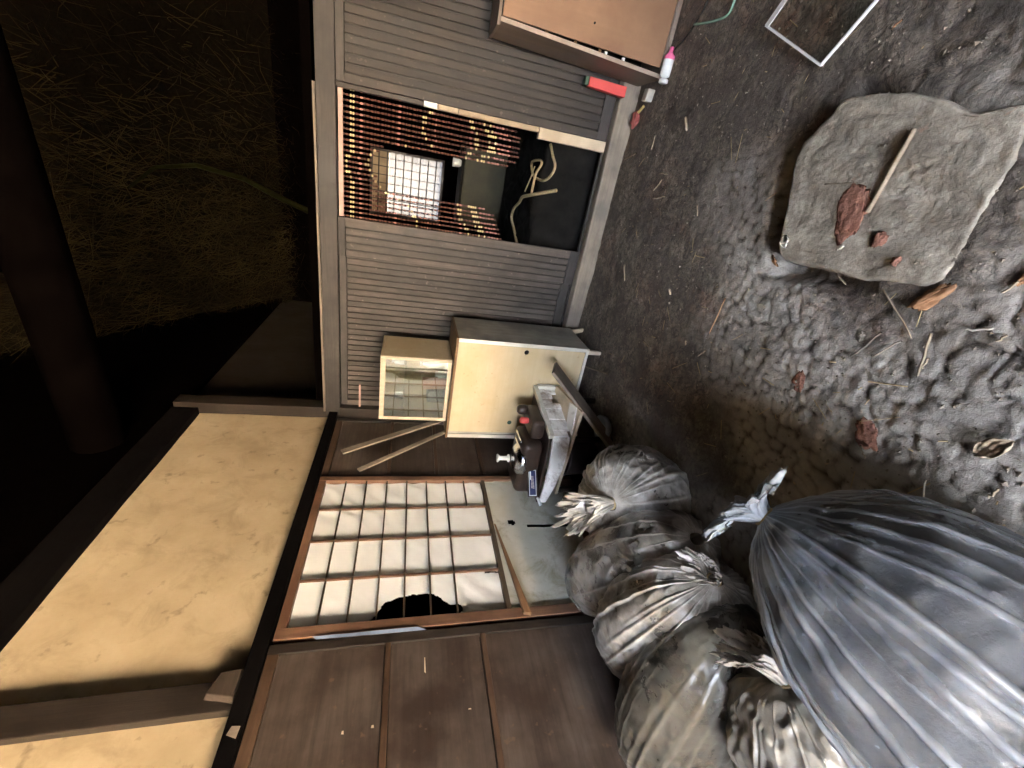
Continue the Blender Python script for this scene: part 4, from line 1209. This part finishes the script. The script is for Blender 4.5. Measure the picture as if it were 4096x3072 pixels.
clod('wood_chip', 'orange split wood chip at the near left edge of the stepping stone', 'wood chip', -.105, .915, fz(-.105, .915) + .006, .055, .020, .007, M['orangechip'], 31, -.65)
clod('wood_chip', 'smaller orange wood chip on the earth nearer the camera than the stone', 'wood chip', 0.0, .755, fz(0, .755) + .004, .03, .010, .006, M['orangechip'], 33, -.4)

# ------------------------------------------------------------------ glass pane, wires, bottle, blocks by the cupboard
gp = thing('glass_sheet', 'loose sheet of glass with whitish edges lying on the floor before the cupboard', 'glass sheet', (.85, 1.9, .03))
a0, a1, a2, a3 = Vector((.575, 1.70, .012)), Vector((1.02, 1.335, .015)), Vector((1.22, 1.69, .05)), Vector((.765, 2.06, .05))
dz = Vector((0, 0, .005))
part('clear_sheet', MB().hexa([a0, a1, a2, a3], [p + dz for p in (a0, a1, a2, a3)]), M['pane'], gp)
for p, q, wd in ((a0, a1, .007), (a1, a2, .006), (a2, a3, .006), (a3, a0, .008)):
    part('frosted_edge', slab(p + dz * .5, q + dz * .5, (q - p).cross(Vector((0, 0, 1))), wd, .011), M['white'], gp)
part('white_tape', slab(a3 + dz * .5 + Vector((-.006, -.01, .003)), a3.lerp(a2, .45) + Vector((-.008, -.01, .008)), (0, 1, 0), .026, .004), M['white'], gp)

solo('green_wire', MB().tube(smooth_path([(.93, 2.76, .012), (.905, 2.60, .014), (.90, 2.46, .012), (.95, 2.43, .014), (1.05, 2.43, .016)], 4), .006, 7), M['greencord'], 'pale green bent wire on the floor in front of the cupboard', 'wire', smooth=True)
solo('black_cable', MB().tube(smooth_path([(.83, 2.93, .02), (.87, 2.84, .012), (.93, 2.76, .012), (1.0, 2.70, .012), (1.15, 2.68, .012)], 5), .005, 7), M['blackcord'], 'thin black cable trailing from under the cupboard', 'cable', smooth=True)
bo = thing('spray_bottle', 'white plastic bottle with pink neck lying on the floor along the cupboard', 'bottle', (.76, 2.91, .03))
part('bottle_body', MB().lathe([(.012, -.058), (.030, -.05), (.031, .0), (.031, .045), (.028, .052)], (.752, 2.905, .034), 20, axis='X'), M['white'], bo, True)
part('pink_label', MB().lathe([(.0315, 0), (.032, .002), (.032, .018), (.0315, .02)], (.785, 2.905, .034), 20, axis='X'), M['pink'], bo, True)
part('pink_cap', MB().lathe([(.027, 0), (.018, .012), (.013, .018), (.013, .04), (.008, .044)], (.806, 2.905, .034), 16, axis='X'), M['pink'], bo, True)
part('white_base', MB().lathe([(.02, 0), (.028, .005), (.028, .022), (.02, .026)], (.664, 2.905, .032), 18, axis='X'), M['white'], bo, True)
solo('concrete_block', MB().hexa([(.585, 3.05, 0), (.655, 3.04, 0), (.66, 3.10, 0), (.59, 3.11, 0)], [(.585, 3.05, .05), (.655, 3.04, .05), (.66, 3.10, .05), (.59, 3.11, .05)]), M['concrete'], 'small pale concrete block on the floor at the cupboard corner', 'block', bev=.005)
solo('yellow_peg', MB().tube([(.57, 3.12, .015), (.535, 3.17, .02)], .009, 8), mottled('yellow_wood', (.5, .36, .12), (.65, .48, .18), 20, .6), 'short yellowish peg beside the small concrete block', 'peg')
clod('red_rag', 'crumpled dull red rag at the foot of the sill beside the concrete block', 'rag', .50, 3.20, .015, .05, .03, .022, mottled('dull_red_rag', (.28, .07, .06), (.4, .12, .1), 20, .9, .01), 14)

# ------------------------------------------------------------------ twigs, straw, litter
TG = 'twigs scattered on the earth floor'
def twig(x0, y0, x1, y1, r_=.004, mat='stick', lift=.006, label='thin dry twig lying on the dark earth floor', group=TG):
    n = 6
    pts = []
    for i in range(n + 1):
        t = i / n
        x, y = x0 + (x1 - x0) * t + random.uniform(-.003, .003), y0 + (y1 - y0) * t + random.uniform(-.003, .003)
        on = .0
        pts.append((x, y, max(fz(x, y), 0) + lift + r_))
    return solo('dry_twig', MB().tube(pts, [r_] * n + [r_ * .6], 6), M[mat], label, 'twig', group=group, smooth=True)
twig(-0.348, 1.708, -0.536, 1.720, 0.003, 'orangechip', label='reddish brown twig on the open floor between cream cabinet and stepping stone')
twig(-0.423, 2.770, -0.516, 2.708, 0.006, 'stick', label='short pale straw stub on the floor before the wide slatted door')
twig(-0.428, 2.163, -0.451, 2.135, 0.006, 'palewood', label='tiny square wood chip on the bare floor right of the cream cabinet')
twig(-0.628, 1.868, -0.651, 1.853, 0.005, 'palewood', label='tiny pale chip on the floor near the middle of the room')
twig(-0.111, 1.198, -0.135, 1.146, 0.003, 'stick', lift=.05, label='short twig at the left edge of the stepping stone')
twig(-0.121, 1.051, -0.227, 0.902, 0.0025, 'stick', label='long thin bent twig running from the stone toward the lumpy earth')
twig(-0.198, 0.867, -0.321, 0.828, 0.004, 'stick', label='thickest straight twig on the lumpy earth below the stone')
twig(-0.264, 0.834, -0.298, 0.833, 0.003, 'stick', label='small twig leaning on the thickest straight twig')
twig(-0.245, 0.988, -0.352, 1.035, 0.003, 'plank', label='dark straight splinter left of the thickest twig')
twig(-0.247, 0.925, -0.324, 0.974, 0.003, 'plank', label='second dark splinter just below the first dark splinter')
twig(-0.615, 1.696, -0.666, 1.737, 0.003, 'stick', label='very short twig on the floor in front of the far plastic bag')
twig(-0.525, 1.037, -0.557, 0.983, 0.0025, 'stick', label='thin twig in the trodden earth midway toward the big bag')
twig(-0.590, 0.850, -0.622, 0.821, 0.0025, 'stick', label='tiny twig beside the rust-brown clod')
twig(-0.169, 0.723, -0.144, 0.713, 0.003, 'stick', label='twig by the lower right corner edge, right of the thickest twig')
twig(-0.016, 0.765, -0.054, 0.776, 0.003, 'stick', label='twig at the right edge just below the stone')
twig(-0.489, 0.525, -0.522, 0.533, 0.003, 'stick', label='short twig below the large beige leaf')
twig(-0.164, 0.800, -0.137, 0.743, 0.0035, 'palewhite', label='whitish straight straw on the earth below the stone')
twig(-0.569, 0.654, -0.634, 0.630, 0.0025, 'palewhite', label='thin whitish straw on dark earth above the big bag')
twig(0.463, 2.555, 0.398, 2.499, 0.008, 'palewood', label='thick pale straw stub on the floor between doorway and stepping stone')
twig(0.383, 2.855, 0.307, 2.855, 0.005, 'stick', label='thin straw close to the sill right of the doorway')
twig(0.172, 2.647, 0.169, 2.565, 0.005, 'stick', label='upper arm of the forked straw before the doorway')
twig(0.136, 2.610, 0.066, 2.663, 0.004, 'stick', label='lower arm of the forked straw before the doorway')
twig(0.024, 2.636, 0.047, 2.500, 0.005, 'palewood', label='pale teardrop-headed straw in front of the doorway')
twig(0.032, 2.174, -0.022, 2.139, 0.004, 'stick', label='short upright straw between the doorway and the stone corner')
twig(0.286, 3.057, 0.244, 3.211, 0.005, 'stick', label='straw lying against the sill of the doorway')
twig(0.165, 1.408, 0.180, 1.288, 0.0022, 'stick', lift=.05, label='hair-thin straw lying on the stepping stone')
twig(0.657, 1.442, 0.636, 1.467, 0.003, 'orangechip', label='orange-brown splinter on the floor above the stepping stone')
twig(-0.019, 1.222, -0.038, 1.238, 0.004, 'palewhite', lift=.05, label='tiny white flake on the stone beside the clay lumps')
# straw bits trodden into the floor
sv, sf = [], []
for k in range(200):
    x, y = random.uniform(-1.2, 1.2), random.betavariate(1.2, 1.6) * 2.8 + .3
    if -.14 < x < .5 and .9 < y < 1.68:
        continue
    a, L, w_ = random.uniform(0, 6.28), random.choice([.006, .01, .016, .03, .05]) * random.uniform(.6, 1.3), random.uniform(.0008, .0022)
    z = fz(x, y) + .003
    dx, dy = math.cos(a), math.sin(a)
    o = len(sv)
    sv += [(x - dx * L - dy * w_, y - dy * L + dx * w_, z), (x - dx * L + dy * w_, y - dy * L - dx * w_, z),
           (x + dx * L + dy * w_, y + dy * L - dx * w_, z + .004), (x + dx * L - dy * w_, y + dy * L + dx * w_, z + .004), (x, y, z + .004)]
    sf += [(o, o + 1, o + 4), (o + 1, o + 2, o + 4), (o + 2, o + 3, o + 4), (o + 3, o, o + 4)]
setting('straw_litter', MB().add(sv, sf), M['straw'], 'stuff')

# loose soil crumbs
sv, sf = [], []
for k in range(3200):
    x, y = random.uniform(-1.0, 1.15), .3 + 2.7 * random.random() ** 1.5
    if -.12 < x < .46 and .9 < y < 1.6 and random.random() < .8:
        continue
    r_ = random.choice([.0015, .002, .003, .004, .006]) * random.uniform(.7, 1.3)
    z = (stone_top(x, y) + .002 if (-.06 < x < .36 and .96 < y < 1.48) else fz(x, y)) + r_ * .4
    o = len(sv)
    for dx, dy, dz_ in ((1, 0, 0), (0, 1, 0), (-1, 0, 0), (0, -1, 0), (0, 0, .8), (0, 0, -.8)):
        q = random.uniform(.6, 1.3) * r_
        sv.append((x + dx * q + random.uniform(-.3, .3) * r_, y + dy * q + random.uniform(-.3, .3) * r_, z + dz_ * q))
    for a, b in ((0, 1), (1, 2), (2, 3), (3, 0)):
        sf += [(o + a, o + b, o + 4), (o + b, o + a, o + 5)]
setting('soil_crumbs', MB().add(sv, sf), mottled('soil_crumb', (.10, .08, .062), (.42, .35, .27), 40, .9), 'stuff')
